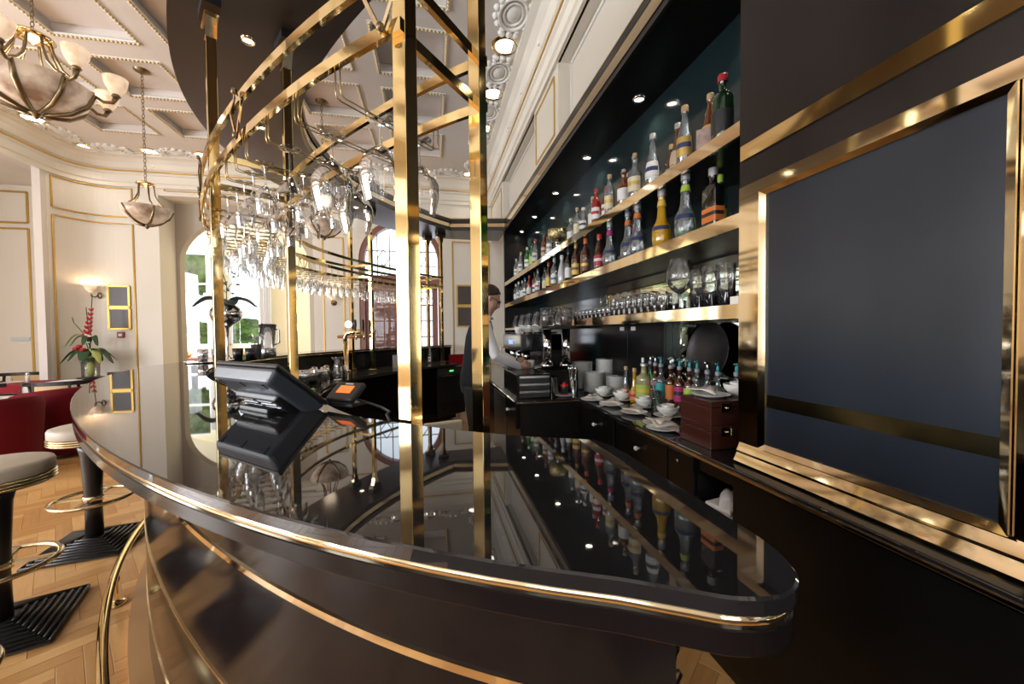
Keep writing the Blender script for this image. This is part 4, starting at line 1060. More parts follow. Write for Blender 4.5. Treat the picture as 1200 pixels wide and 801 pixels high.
tag(MB().box(1.205, 1.208, 1.345, 1.39, SHZ[2] + .002, SHZ[2] + .035).build('price_card', PAPER), 'small white card on the lowest shelf by the brown panel', 'card')
# carafes and stacked glasses on the far glass shelf
cf = MB().lathe([(.05, 0), (.052, .004), (.052, .02), (.046, .09), (.022, .14), (.02, .17), (.03, .19)], 18, caps=False).mesh('carafe', TUMB)
for k, y in enumerate((3.86, 4.0, 4.14, 4.3, 4.45, 4.62, 4.8, 5.0, 5.2, 5.4, 5.6, 5.8, 6.0)):
    tag(place('carafe', cf, None, (1.30 + .08 * (k % 2), y, 1.463)), '%s small carafe from the viewer on the far glass shelf' % ORD[k], 'carafe', 'small carafes on the far glass shelf')

# ================================================================== ON THE BACK WORKTOP
WZ = .876
for k, (z0, lab_) in enumerate(((WZ, 'lower mahogany tea box with brass latch on the back worktop'), (WZ + .106, 'upper mahogany tea box with brass latch, stacked on the lower one'))):
    b = thing('wooden_box', lab_, 'box', (1.335, 1.575, z0), group='mahogany tea boxes')
    MB().box(-.155, .155, -.105, .105, 0, .078).build('case', MAHOG, b, bevel=.002)
    MB().box(-.155, .155, -.105, .105, .080, .105).build('lid', MAHOG, b, bevel=.002)
    l_ = MB().box(-.105, -.055, -.110, -.105, .058, .094).build('latch', BRASS, b, bevel=.001)
    MB().lathe([(.006, 0), (.006, .005), (0, .006)], 10, (-.08, -.110, .076), M=Matrix.Rotation(PI / 2, 3, 'X')).build('catch', BRASS, l_)
saucer_m = MB().lathe([(0, .004), (.045, .004), (.05, .001), (.055, .006), (.082, .014), (.084, .016), (.080, .0165), (.05, .009), (0, .008)], 28, caps=False).mesh('saucer', PORC)
bowl_m = MB().lathe([(0, .0), (.028, 0), (.030, .008), (.048, .016), (.062, .036), (.066, .056), (.064, .057), (.058, .036), (.04, .018), (0, .014)], 28, caps=False).mesh('bowl', PORC)
cup_m = MB().lathe([(0, 0), (.022, 0), (.026, .006), (.036, .03), (.038, .05), (.036, .05), (.032, .03), (.02, .008), (0, .007)], 22, caps=False).mesh('small_bowl', PORC)
def napkin(loc, rz, label, grp):
    mb = MB(); n = 6; vs = []; s_ = .17
    tri = []
    for i in range(n + 1):
        for j in range(n + 1 - i):
            u, v = i / n, j / n; x = (u + v * .5) * s_ - s_ / 2; y = v * s_ * .75 - .05
            vs.append((x, y, .006 + .020 * math.sin(u * 5 + v * 3) ** 2 * (1 - v) + .012 * v)); tri.append((i, j))
    idx = {t: k for k, t in enumerate(tri)}; fs = []
    for (i, j) in tri:
        if (i + 1, j) in idx and (i, j + 1) in idx: fs.append((idx[(i, j)], idx[(i + 1, j)], idx[(i, j + 1)]))
        if (i + 1, j) in idx and (i, j + 1) in idx and (i + 1, j + 1) in idx: fs.append((idx[(i + 1, j)], idx[(i + 1, j + 1)], idx[(i, j + 1)]))
    mb.add(vs, fs, True); o = mb.build('napkin', PAPER, None, loc, rz); m_ = o.modifiers.new('t', 'SOLIDIFY'); m_.thickness = .004
    return tag(o, label, 'napkin', grp)
spots = [(1.39, 2.10), (1.41, 2.40), (1.39, 2.68), (1.38, 2.96 - .02)]
wd = ['nearest the mahogany boxes', 'second from the mahogany boxes', 'third from the mahogany boxes', 'beside the plate stacks']
for k, (x, y) in enumerate(spots):
    if k == 3: y = 2.90; x = 1.34
    tag(place('saucer', saucer_m, None, (x, y, WZ)), 'white saucer under the bowls ' + wd[k], 'saucer', 'saucers under bowls')
    tag(place('bowl', bowl_m, None, (x, y, WZ + .010)), 'white porcelain bowl ' + wd[k], 'bowl', 'porcelain bowls')
    tag(place('small_bowl', cup_m, None, (x, y, WZ + .0275)), 'small white bowl nested in the bowl ' + wd[k], 'bowl', 'nested small bowls')
    q = tag(place('saucer', saucer_m, None, (x - .165, y - .16, WZ)), 'white saucer with folded napkin ' + wd[k], 'saucer', 'saucers with napkins')
    napkin((x - .165, y - .16, WZ + .014), .6 + k * .4, 'folded paper napkin on saucer ' + wd[k], 'napkins on saucers')
tag(place('saucer', saucer_m, None, (1.18, 1.83, WZ)), 'white saucer right beside the mahogany boxes', 'saucer', 'saucers with napkins')
napkin((1.18, 1.83, WZ + .014), 2.2, 'folded paper napkin right beside the mahogany boxes', 'napkins on saucers')
tag(place('saucer', saucer_m, None, (1.27, 1.58, WZ + .212)), 'white saucer on top of the mahogany boxes', 'saucer', 'saucers with napkins')
napkin((1.26, 1.62, WZ + .227), .9, 'folded paper napkin on top of the mahogany boxes', 'napkins on saucers')
tag(place('bowl', bowl_m, None, (1.41, 1.57, WZ + .212)), 'white porcelain bowl on top of the mahogany boxes', 'bowl', 'porcelain bowls')
tag(place('small_bowl', cup_m, None, (1.41, 1.57, WZ + .2295)), 'small white bowl nested in the bowl on the mahogany boxes', 'bowl', 'nested small bowls')
# plate stacks: every plate a thing
plate_m = MB().lathe([(0, .003), (.055, .003), (.06, 0), (.065, .004), (.086, .013), (.088, .0145), (.084, .015), (.062, .007), (0, .006)], 24, caps=False).mesh('plate', PORC)
for (x, y, n, wds) in ((1.36, 3.12, 16, 'front stack next to the bowls'), (1.49, 2.96, 14, 'low stack behind the bowls'), (1.34, 3.33, 23, 'tall back stack'), (1.50, 3.19, 26, 'tallest stack at the wall')):
    for k in range(n): tag(place('plate', plate_m, None, (x + rnd.uniform(-.002, .002), y + rnd.uniform(-.002, .002), WZ + k * .0105)), '%s plate from the bottom in the %s' % (ORD[k], wds), 'plate', 'plates, ' + wds)
# dark sliding panel behind the plates with two small tags
bp = thing('black_cupboard', 'shiny black double-door cupboard behind the plate stacks', 'cupboard', (1.58, 2.85, WZ))
MB().box(-.04, .008, -.50, .50, 0, .58).build('body', BLACK, bp)
for s_ in (-1, 1):
    d_ = MB().box(-.052, -.04, .004 if s_ > 0 else -.496, .496 if s_ > 0 else -.004, .004, .575).build('door', BLACK, bp, bevel=.002)
    MB().box(-.0545, -.052, s_ * .09 - .035, s_ * .09 + .035, .525, .555).build('paper_tag', PAPER, d_)
# syrup bottles with coloured labels and teal pourers
syr = [(1.53, 2.52, 'dark blue', 'clear'), (1.50, 2.41, 'pink', 'dark amber'), (1.48, 2.315, 'teal', 'clear'), (1.55, 2.29, 'grey', 'dark amber'), (1.48, 2.205, 'orange', 'dark amber'), (1.48, 2.115, 'magenta', 'dark amber'), (1.49, 2.035, 'lime', 'dark amber'), (1.48, 1.955, 'green', 'clear'), (1.48, 1.87, 'scarlet', 'clear'), (1.48, 1.79, 'cream', 'clear'), (1.55, 1.74, 'beige', 'clear')]
for k, (x, y, l, g) in enumerate(syr):
    t = bottle((x, y, WZ), 'shoulder', .30, .033, g, 'grey', l, 'black' if k % 2 else None, 'syrup bottle with %s label in the row behind the bowls' % l, 'syrup bottles on the back worktop', z0=.30, z1=.60, caph=.06)
    p_ = MB().lathe([(.006, .302), (.009, .315), (.006, .335), (.003, .35)], 8); p_.tube([(0, 0, .33), (-.012, -.006, .345), (-.026, -.012, .345)], .0035, 6)
    p_.build('pourer', cmat('teal') if k in (2, 5, 6, 7, 9, 10) else STEEL, t)
bottle((1.46, 2.44 + .05, WZ), 'shoulder', .29, .055, 'pale yellow', 'silver', 'lime', 'yellow', 'wide pale yellow liqueur bottle with lime label', 'juice bottles on the back worktop', z0=.2, z1=.5, caph=.05)
t = bottle((1.44, 2.585, WZ), 'conical', .25, .036, 'yellow', 'cork', 'orange', 'red', 'bottle of orange juice with a cork stopper', 'juice bottles on the back worktop', z0=.08, z1=.34)
bottle((1.45, 2.73, WZ), 'conical', .25, .036, 'clear', 'cork', 'orange', 'scarlet', 'clear juice bottle with orange fruit label and cork', 'juice bottles on the back worktop', z0=.08, z1=.34)
bottle((1.53, 2.62, WZ), 'standard', .32, .03, 'dark amber', 'white', 'white', 'red', 'slim dark bottle with white cap behind the juice bottles', 'juice bottles on the back worktop')
gs = thing('straw_glass', 'tall glass holding a bright green straw behind the bowls', 'glass', (1.40, 2.24, WZ))
MB().lathe([(0, .004), (.03, .004), (.032, 0), (.036, .14), (.035, .14), (.029, .008)], 16, caps=False).build('glass', GLASS, gs)
MB().tube([(.012, -.01, .012), (-.03, .02, .26)], .005, 8).build('straw', mat('green_straw', (.03, .42, .08), .4), gs)
ty = thing('round_tray', 'round dark metal tray leaning against the mirror', 'tray', (1.50, 1.92, WZ))
Mt = Matrix.Rotation(rad(-80), 3, 'Y')
MB().lathe([(0, 0), (.15, 0), (.165, .012), (.168, .012), (.152, -.004), (0, -.004)], 40, (.02, 0, .40), M=Mt, caps=False).build('dish', mat('dull_pewter', (.06, .06, .065), .3, .9, c2=(.03, .03, .034), scale=5), ty)
MB().box(-.01, .05, -.06, .06, 0, .24).build('stand', BPLAST, ty)
# shaker and glasses at the corner of the wing
sk = thing('sugar_shaker', 'black sugar shaker with red lid on a white saucer', 'shaker', (1.04, 2.98, WZ + .017))
MB().lathe([(.03, 0), (.03, .065), (.028, .07)], 18).build('body', BPLAST, sk)
MB().lathe([(.031, .066), (.032, .076), (.012, .085), (.01, .098), (0, .10)], 16, caps=False).build('lid', mat('red_plastic', (.6, .02, .02), .35), sk)
MB().lathe([(.033, .0), (.033, .006)], 16).build('ring', mat('red_plastic', (.6, .02, .02), .35), sk)
tag(place('saucer', saucer_m, None, (1.04, 2.98, WZ)), 'white saucer under the red-lidded sugar shaker', 'saucer')
wj = MB().lathe([(0, .004), (.034, .004), (.036, 0), (.04, .15), (.038, .15), (.033, .01), (0, .01)], 18, caps=False).mesh('water_glass', GLASS)
for k, (x, y, w_) in enumerate(((.93, 2.98, 'nearer the drawers'), (.985, 3.06, 'nearer the sugar shaker'))): tag(place('water_glass', wj, None, (x, y, WZ)), 'tall clear water glass ' + w_ + ' on the wing worktop', 'glass', 'water glasses by the grinder')
tb = thing('spoon_jar', 'steel jar of long spoons beside the plate stacks', 'utensil jar', (1.14, 3.05, WZ))
MB().lathe([(.03, 0), (.03, .12), (.028, .12), (.028, .01), (0, .01)], 16, caps=False).build('jar', STEEL, tb)
for k in range(5):
    a = k * 1.3; q_ = MB().tube([(.01 * math.cos(a), .01 * math.sin(a), .02), (.03 * math.cos(a), .03 * math.sin(a), .2)], .0025, 6)
    q_.lathe([(0, -.02), (.008, -.008), (.009, .006), (0, .018)], 8, (.033 * math.cos(a), .033 * math.sin(a), .215), sx=1, sy=.4); q_.build('spoon', CHROME, tb)
# coffee station: knock-box drawers, grinder pair, espresso machine
kd = thing('drawer_unit', 'low black drawer unit with steel pulls on the wing worktop', 'drawer unit', (.78, 3.22, WZ))
MB().box(-.14, .14, -.28, .28, 0, .19).build('case', BLACK, kd, bevel=.004)
for k in range(3):
    d_ = MB().box(-.12, .12, -.288, -.28, .012 + .058 * k, .064 + .058 * k).build('drawer', BPLAST, kd)
    MB().box(-.12, .12, -.294, -.288, .046 + .058 * k, .062 + .058 * k).build('handle', STEEL, d_)
grd = thing('coffee_grinder', 'twin chrome column coffee grinder with glass hoppers on top', 'coffee grinder', (1.05, 3.2, WZ))
MB().box(-.15, .15, -.12, .14, .0, .20).build('base', BLACK, grd, bevel=.006)
for x in (-.085, .085):
    MB().lathe([(.052, .205), (.052, .255), (.056, .26), (.056, .215)], 22, (x, 0, 0)).build('collar', CHROME, grd)
    MB().lathe([(.036, .25), (.036, .545)], 20, (x, 0, 0)).build('column', CHROME, grd)
    MB().lathe([(.048, .575), (.055, .60), (.055, .72), (.05, .725), (0, .726)], 20, (x, 0, 0), caps=False).build('hopper', GLASS, grd)
    MB().lathe([(0, .576), (.046, .577), (.052, .60), (.052, .65), (0, .655)], 18, (x, 0, 0), caps=False).build('coffee_beans', mat('coffee_beans', (.05, .022, .01), .5, bump=.8, scale=60), grd)
    MB().lathe([(.013, .0), (.016, .04), (.007, .05)], 12, (x, -.075, .36)).build('spout', CHROME, grd)
MB().box(-.17, .17, -.14, .16, .548, .572).build('top_plate', BLACK, grd, bevel=.004)
em = thing('espresso_machine', 'black and steel espresso machine with steam pipes beside the bar man', 'espresso machine', (1.02, 3.95, WZ))
MB().box(-.20, .22, -.45, .45, .04, .12).build('drip_base', BLACK, em, bevel=.006)
MB().box(-.24, -.02, -.43, .43, .12, .135).build('drip_tray', STEEL, em)
MB().box(-.02, .24, -.45, .45, .12, .50).build('body', BLACK, em, bevel=.01)
MB().box(-.22, .24, -.45, .45, .34, .50).build('head', mat('smoked_steel', (.08, .08, .085), .18, .9), em, bevel=.012)
for y in (-.28, 0, .28):
    g_ = MB().lathe([(.03, .24), (.042, .25), (.042, .34)], 18, (-.13, y, 0)).build('group_head', CHROME, em)
    MB().tube([(-.13, y, .25), (-.24, y, .235), (-.28, y, .23)], [.013, .012, .016], 8).build('portafilter', BPLAST, g_)
for y in (-.43, .43): MB().tube([(-.2, y, .36), (-.25, y, .34), (-.26, y, .18)], .006, 8).build('steam_pipe', CHROME, em)
MB().box(-.224, -.218, -.10, .10, .40, .44).build('display', mat('blue_lcd', (.1, .2, .7), .3, emit=(.15, .3, 1), estr=1.0), em)
for s_ in (-.45, .45): MB().box(-.2, .23, s_ - .004, s_ + .004, .505, .52).build('gallery_rail', CHROME, em)
mug = MB().lathe([(0, 0), (.024, 0), (.028, .006), (.038, .045), (.04, .07), (.038, .07), (.034, .04), (.02, .008), (0, .008)], 20, caps=False); mug.tube([(.036, 0, .058), (.055, 0, .055), (.06, 0, .038), (.05, 0, .022), (.033, 0, .022)], .005, 8)
mug = mug.mesh('coffee_cup', PORC)
tag(place('coffee_cup', mug, None, (.885, 3.48, WZ + .192), 2.0), 'white coffee cup held by the bar man under the machine', 'cup')
cw_ = 0
for i in range(5):
    for j in range(3):
        tag(place('coffee_cup', mug, None, (.90 + .09 * j, 3.62 + .105 * i, WZ + .502), rnd.uniform(0, 6)), 'coffee cup in the %s row, %s from the wall, on the espresso machine' % (ORD[i], ORD[2 - j]), 'cup', 'cups on top of the espresso machine')
# towel in the open cubby
np_ = thing('napkin_pile', 'white folded napkins in the open cubby of the black cabinet', 'napkins', (1.22, 1.41, .601))
for k in range(3): MB().obox((0, 0, .012 + .022 * k), .14, .12, .018, .1 * k).build('folded_napkin', LINEN, np_, bevel=.006)
MB().tube([(-.05, -.05, .075), (.0, .0, .085), (.05, .05, .075)], [.03, .034, .03], 12).build('rolled_napkin', LINEN, np_)

# ================================================================== ON AND BEHIND THE CURVED BAR
# till monitor seen from behind
Bc = Vector((-.312, 1.247, 1.185)); Wv = Vector((-.735, .678, 0)).normalized(); Tt = Vector((-.390, 1.120, 1.302)); Uv = (Tt - Bc); Lu = Uv.length + .02; Uv.normalize(); Nv = Wv.cross(Uv).normalized()
if Nv.z > 0: Nv = -Nv          # points out of the back, down and towards the guests
till = thing('till_monitor', 'grey-black till monitor tilted back on the bar counter, seen from behind', 'till', tuple(Bc))
def tp(w_, u_, n_): return Wv * w_ + Uv * u_ + Nv * n_
def tbox(w0, w1, u0, u1, n0, n1, m_, nm, bev=.0, ins=0.0, par=None):
    vs = [tp(w_, u_, n0) for u_ in (u0, u1) for w_ in (w0, w1)] + [tp(w_, u_, n1) for u_ in (u0 + ins, u1 - ins) for w_ in (w0 + ins, w1 - ins)]
    return MB().add(vs, [(0, 1, 3, 2), (4, 6, 7, 5), (0, 4, 5, 1), (1, 5, 7, 3), (3, 7, 6, 2), (2, 6, 4, 0)]).build(nm, m_, par or till, bevel=bev, seg=3)
WW = .34
tbox(0, WW, 0, Lu, -.012, .0, BPLAST, 'screen_bezel', .004)
tbox(.01, WW - .01, .01, Lu - .01, -.0125, -.0119, SCREEN, 'screen')
hs = tbox(0, WW, .0, Lu, .0, .042, GPLAST, 'rear_shell', .012, .016)
tbox(.05, WW - .05, .03, Lu * .62, .040, .060, BPLAST, 'vent_housing', .008, .008)
for k in range(5):
    for s_ in (0, 1): tbox(.075 + s_ * .10, .155 + s_ * .10, .04 + .018 * k, .046 + .018 * k, .060, .0625, STEEL, 'vent_slot')
for w_ in (.05, WW / 2, WW - .05): tbox(w_ - .003, w_ + .003, Lu - .045, Lu - .022, .0405, .0435, BPLAST, 'clip')
st = MB(); c0 = tp(WW / 2, .05, .03); st.obox((c0.x + .02, c0.y + .02, -.004), .16, .20, .014, math.atan2(Wv.y, Wv.x)); st.build('stand_foot', BPLAST, till, bevel=.004)
MB().bar((c0.x, c0.y, -.002), tuple(tp(WW / 2, .08, .03)), .08, .05).build('stand_neck', BPLAST, till)
# card terminal
ctm = thing('card_terminal', 'small black card terminal with orange display beside the till', 'card terminal', (-.265, 1.285, ZT), math.atan2(-.67, .75) + .15)
Mx = Matrix.Rotation(rad(38), 3, 'X')
MB().obox((0, .01, .006), .085, .06, .012).build('foot', BPLAST, ctm, bevel=.003)
bd_ = MB().obox((0, 0, .042), .105, .075, .020, M=Mx).build('body', BPLAST, ctm, bevel=.006, seg=3)
sc = Vector((0, 0, .042)) + Mx @ Vector((0, .004, .0104)); MB().obox(tuple(sc), .055, .030, .001, M=Mx).build('display', ORANGE, ctm)
sc = Vector((0, 0, .042)) + Mx @ Vector((0, .027, .0104)); MB().obox(tuple(sc), .03, .005, .001, M=Mx).build('maker_print', PAPER, ctm)
tag(MB().tube([(-.23, 1.27, ZT + .02), (-.19, 1.245, ZT + .012), (-.15, 1.20, ZT + .006), (-.12, 1.125, ZT + .006), (-.125, 1.10, ZT + .0055), (-.09, 1.09, ZT - .08)], .004, 6).build('black_cable', BPLAST), 'black cable running from the card terminal over the bar edge', 'cable')
# tray of chrome shakers
tr_ = tag(MB().lathe([(0, .004), (.16, .004), (.17, .012), (.172, .012), (.162, 0), (0, 0)], 32, (-1.83, 3.70, ZT + .001), caps=False, sx=.9, sy=1.3).build('oval_tray', CHROME), 'oval steel tray carrying chrome beakers on the bar', 'tray')
bk_ = MB().lathe([(0, .002), (.030, .002), (.032, 0), (.040, .10), (.038, .10), (.03, .006)], 18, caps=False).mesh('chrome_beaker', CHROME)
for k, (x, y) in enumerate(((-1.90, 3.74), (-1.84, 3.62), (-1.80, 3.76), (-1.755, 3.66))): tag(place('chrome_beaker', bk_, None, (x, y, ZT + .006)), ['outermost', 'second', 'third', 'innermost'][k] + ' chrome beaker on the oval steel tray', 'beaker', 'chrome beakers')
# orchid in a silver goblet vase
ov = thing('orchid_vase', 'tall silver goblet vase with a dark orchid and strap leaves', 'vase', (-1.90, 4.14, ZT))
MB().lathe([(.08, 0), (.08, .006), (.03, .015), (.012, .04), (.012, .20), (.02, .29), (.05, .32), (.11, .36), (.13, .41), (.125, .46), (.09, .50), (.08, .505), (.10, .45), (.0, .36)], 28, caps=False).build('vase', CHROME, ov)
def strap(p0, d_, L, wd_, droop, m_, nm, par, up=.25):
    vs = []; n = 10; d_ = Vector(d_).normalized(); sd = Vector((-d_.y, d_.x, 0))
    for k in range(n + 1):
        u = k / n; c_ = Vector(p0) + d_ * L * u + Vector((0, 0, up * L * math.sin(PI * min(1, u * 1.1)) - droop * L * u * u)); w_ = wd_ * (math.sin(PI * (u * .9 + .08)) ** .7)
        vs += [c_ - sd * w_ + Vector((0, 0, w_ * .35)), c_, c_ + sd * w_ + Vector((0, 0, w_ * .35))]
    fs = []
    for k in range(n):
        a = k * 3; fs += [(a, a + 1, a + 4, a + 3), (a + 1, a + 2, a + 5, a + 4)]
    o = MB().add(vs, fs, True).build(nm, m_, par); q = o.modifiers.new('t', 'SOLIDIFY'); q.thickness = .004
    return o
for (dx, dy, L) in ((-.9, -.2, .26), (.98, .1, .26), (.6, -.75, .20), (-.3, .9, .24)): strap((0, 0, .50), (dx, dy, 0), L, .075, .05, ORCH, 'leaf', ov, .22)
tw = MB().tube([(0, 0, .48), (.01, -.01, .6), (.0, .02, .70), (-.02, .0, .80)], .004, 6); tw.tube([(.0, .02, .66), (.06, .0, .72), (.10, -.02, .74)], .003, 5); tw.tube([(.0, .01, .62), (-.05, -.03, .70), (-.08, -.03, .76)], .003, 5); tw.build('stalk', LEAF, ov)
fl = MB()
for k in range(26):
    a = rnd.uniform(0, 6.3); c_ = (rnd.uniform(-.09, .1), rnd.uniform(-.06, .05), rnd.uniform(.60, .82))
    fl.lathe([(0, -.012), (.018, 0), (0, .012)], 6, c_, M=Matrix.Rotation(a, 3, (1, .5, .2)), sy=.5)
f_ = fl.build('blossom', mat('dusky_blossom', (.06, .05, .055), .6), ov); f_['kind'] = 'stuff'
# juicer jar and bar tins
jb = thing('blender_jar', 'clear blender jar with black lid standing on the bar', 'blender', (-1.63, 4.35, ZT))
MB().lathe([(.07, 0), (.07, .08), (.06, .09)], 20).build('motor_base', STEEL, jb)
MB().lathe([(.055, .09), (.075, .30), (.073, .30), (.053, .095)], 20, caps=False).build('jar', GLASS, jb)
MB().lathe([(.077, .30), (.077, .325), (.06, .33), (0, .332)], 20, caps=False).build('lid', BPLAST, jb)
MB().tube([(.07, -.02, .28), (.115, -.03, .27), (.115, -.03, .14), (.065, -.02, .12)], .009, 8).build('handle', STEEL, jb)
tc_ = thing('tool_cup', 'black cup of bar tools beside the blender jar', 'utensil cup', (-1.66, 4.16, ZT))
MB().lathe([(.04, 0), (.045, .13), (.043, .13), (.038, .006), (0, .006)], 16, caps=False).build('cup', BPLAST, tc_)
MB().tube([(0, 0, .02), (.02, .01, .2), (.05, .02, .33)], [.008, .006, .012], 8).build('muddler', BWOOD, tc_)
MB().tube([(0.01, 0, .02), (-.02, -.01, .2), (-.03, -.02, .24)], .004, 6).build('bar_spoon', CHROME, tc_)
for k in range(4): MB().tube([(.012 * math.cos(k), .012 * math.sin(k), .1), (.06 + .03 * math.cos(k * 1.6), .03 * math.sin(k * 1.6), .19), (.02, 0, .25)], .0025, 6).build('whisk_wire', STEEL, tc_)
tin = MB().lathe([(0, 0), (.036, 0), (.044, .10), (.042, .10), (.034, .004)], 18, caps=False).mesh('shaker_tin', mat('dark_tin', (.06, .06, .065), .25, .8))
for k, (x, y) in enumerate(((-1.76, 4.02), (-1.66, 4.03))): tag(place('shaker_tin', tin, None, (x, y, ZT)), ['dark shaker tin beside the orchid vase', 'dark shaker tin between the tool cup and the viewer'][k], 'shaker tin', 'shaker tins')
# beer tap
tp_ = thing('beer_tap', 'brass beer tap with pressure gauge and wooden bar on the inner worktop', 'beer tap', (-1.12, 5.45, .90))
MB().lathe([(.06, 0), (.06, .015), (.035, .03), (.03, .40)], 18).build('column', BRASS, tp_)
MB().tube([(0, 0, .38), (0, 0, .45), (.03, -.02, .50), (.10, -.05, .52), (.22, -.10, .52)], .03, 12).build('arm', BRASS, tp_)
MB().tube([(-.10, .05, .46), (.24, -.10, .46)], .022, 8).build('wooden_bar', mat('cherry_wood', (.35, .12, .05), .3), tp_)
MB().lathe([(.045, -.012), (.05, 0), (.045, .012)], 20, (.05, -.03, .62), M=Matrix.Rotation(PI / 2, 3, 'X')).build('gauge', CHROME, tp_)
for q in (.14, .24):
    MB().tube([(q, -.05 - q * .2, .52), (q, -.05 - q * .2, .62), (q, -.05 - q * .2, .68)], [.008, .02, .014], 10).build('tap_handle', BPLAST, tp_)
    MB().tube([(q, -.05 - q * .2, .51), (q + .02, -.10 - q * .2, .49), (q + .02, -.11 - q * .2, .42)], .009, 8).build('spout', BRASS, tp_)
# clean glasses on the worktop
ug = MB().lathe([(0, .118), (.03, .118), (.032, .12), (.04, .0), (.038, .0), (.03, .112)], 16, caps=False).mesh('upturned_tumbler', TUMB)
for i, a in enumerate((2, -2, -6, -10, -14, -18, -22)):
    for d in (.60, .72, .84):
        if rnd.random() < .18: continue
        p = cur(rad(a), d); tag(place('upturned_tumbler', ug, None, (p.x, p.y, .902)), '%s upturned tumbler of the %s row on the inner worktop' % (('outer', 'middle', 'inner')[(.60, .72, .84).index(d)], ORD[i]), 'glass', 'tumblers on the inner worktop')
cf2 = thing('glass_jug', 'clear waisted glass jug on the inner worktop', 'jug', (-1.02, 4.55, .902))
MB().lathe([(0, .003), (.07, .003), (.075, 0), (.08, .02), (.075, .10), (.045, .17), (.045, .20), (.06, .24), (.058, .24), (.043, .2), (.043, .17), (.072, .1), (.07, .02)], 20, caps=False).build('body', TUMB, cf2)
MB().tube([(.05, 0, .22), (.11, 0, .20), (.11, 0, .10), (.075, 0, .07)], .007, 8).build('handle', GLASS, cf2)
p = cur(rad(8), .95)
cbd = tag(MB().obox((p.x, p.y, .908), .26, .36, .012, .3).build('cutting_board', mat('pale_maple', (.62, .50, .34), .5), bevel=.004), 'pale wooden cutting board on the inner worktop', 'cutting board')
kn = thing('kitchen_knife', 'knife with bright green handle on the cutting board', 'knife', (p.x + .03, p.y + .05, .916), -.35)
MB().tube([(-.02, 0, .006), (.05, 0, .009), (.11, 0, .007)], [.009, .012, .01], 8).build('handle', mat('green_handle', (.16, .50, .04), .35), kn)
MB().add([(-.19, 0, .002), (-.02, -.016, .002), (-.02, .012, .002), (-.19, 0, .004), (-.02, -.016, .004), (-.02, .012, .004)], [(0, 2, 1), (3, 4, 5), (0, 1, 4, 3), (1, 2, 5, 4), (2, 0, 3, 5)]).build('blade', STEEL, kn)
og = thing('halved_orange', 'halved orange beside the green knife on the cutting board', 'orange', (p.x - .06, p.y + .03, .915))
MB().lathe([(.035, 0), (.033, .012), (.022, .026), (0, .033)], 18, caps=True).build('peel', mat('orange_peel', (.80, .25, .03), .5, bump=.2, scale=80), og)
big = tag(MB().lathe([(0, .0), (.10, 0), (.12, .03), (.20, .12), (.205, .12), (.13, .03), (.1, .006), (0, .006)], 28, (-1.26, 4.28, .902), caps=False).build('steel_bowl', STEEL), 'wide brushed steel mixing bowl on the inner worktop', 'bowl')
p = cur(rad(-44), .78)
tag(MB().obox((p.x, p.y, .99), .22, .05, .18, .5).build('clear_box', mat('frosted_acrylic', (.62, .6, .58), .4)), 'frosted acrylic leaflet box on the far inner worktop', 'box')
bottle((cur(rad(-57), .7).x, cur(rad(-57), .7).y, .901), 'standard', .24, .033, 'clear', 'blue', 'white', 'blue', 'small water bottle by the far brass posts', None)
p = cur(rad(57.2), .93)
tag(MB().obox((.035, 1.47, .985), .15, .02, .165, .25, 0).build('beige_tray', mat('beige_plastic', (.66, .58, .44), .5), bevel=.008), 'beige plastic tray standing upright behind the near posts', 'tray')
# red chair with cloth beyond the open end of the bar
rc = thing('red_chair', 'red lacquered high chair beyond the far end of the bar', 'chair', (.55, 7.05, 0), .3)
RL = mat('red_lacquer', (.34, .012, .018), .25)
for x in (-.18, .18):
    for y in (-.18, .18): MB().box(x - .02, x + .02, y - .02, y + .02, 0, .62 if y > 0 else .62).build('leg', RL, rc)
MB().box(-.21, .21, -.21, .21, .60, .64).build('seat', RL, rc, bevel=.01)
for z in (.18, .34): MB().box(-.18, .18, -.20, -.17, z - .015, z + .015).build('stretcher', RL, rc)
MB().box(-.21, .21, .18, .21, .64, 1.0).build('backrest', RL, rc, bevel=.01)
tag(MB().obox((.55, 7.02, .72), .34, .32, .15, .3).build('folded_cloth', mat('red_plaid_cloth', (.55, .05, .10), .9, c2=(.75, .55, .55), scale=14)), 'folded red and white cloth on the red chair', 'cloth')

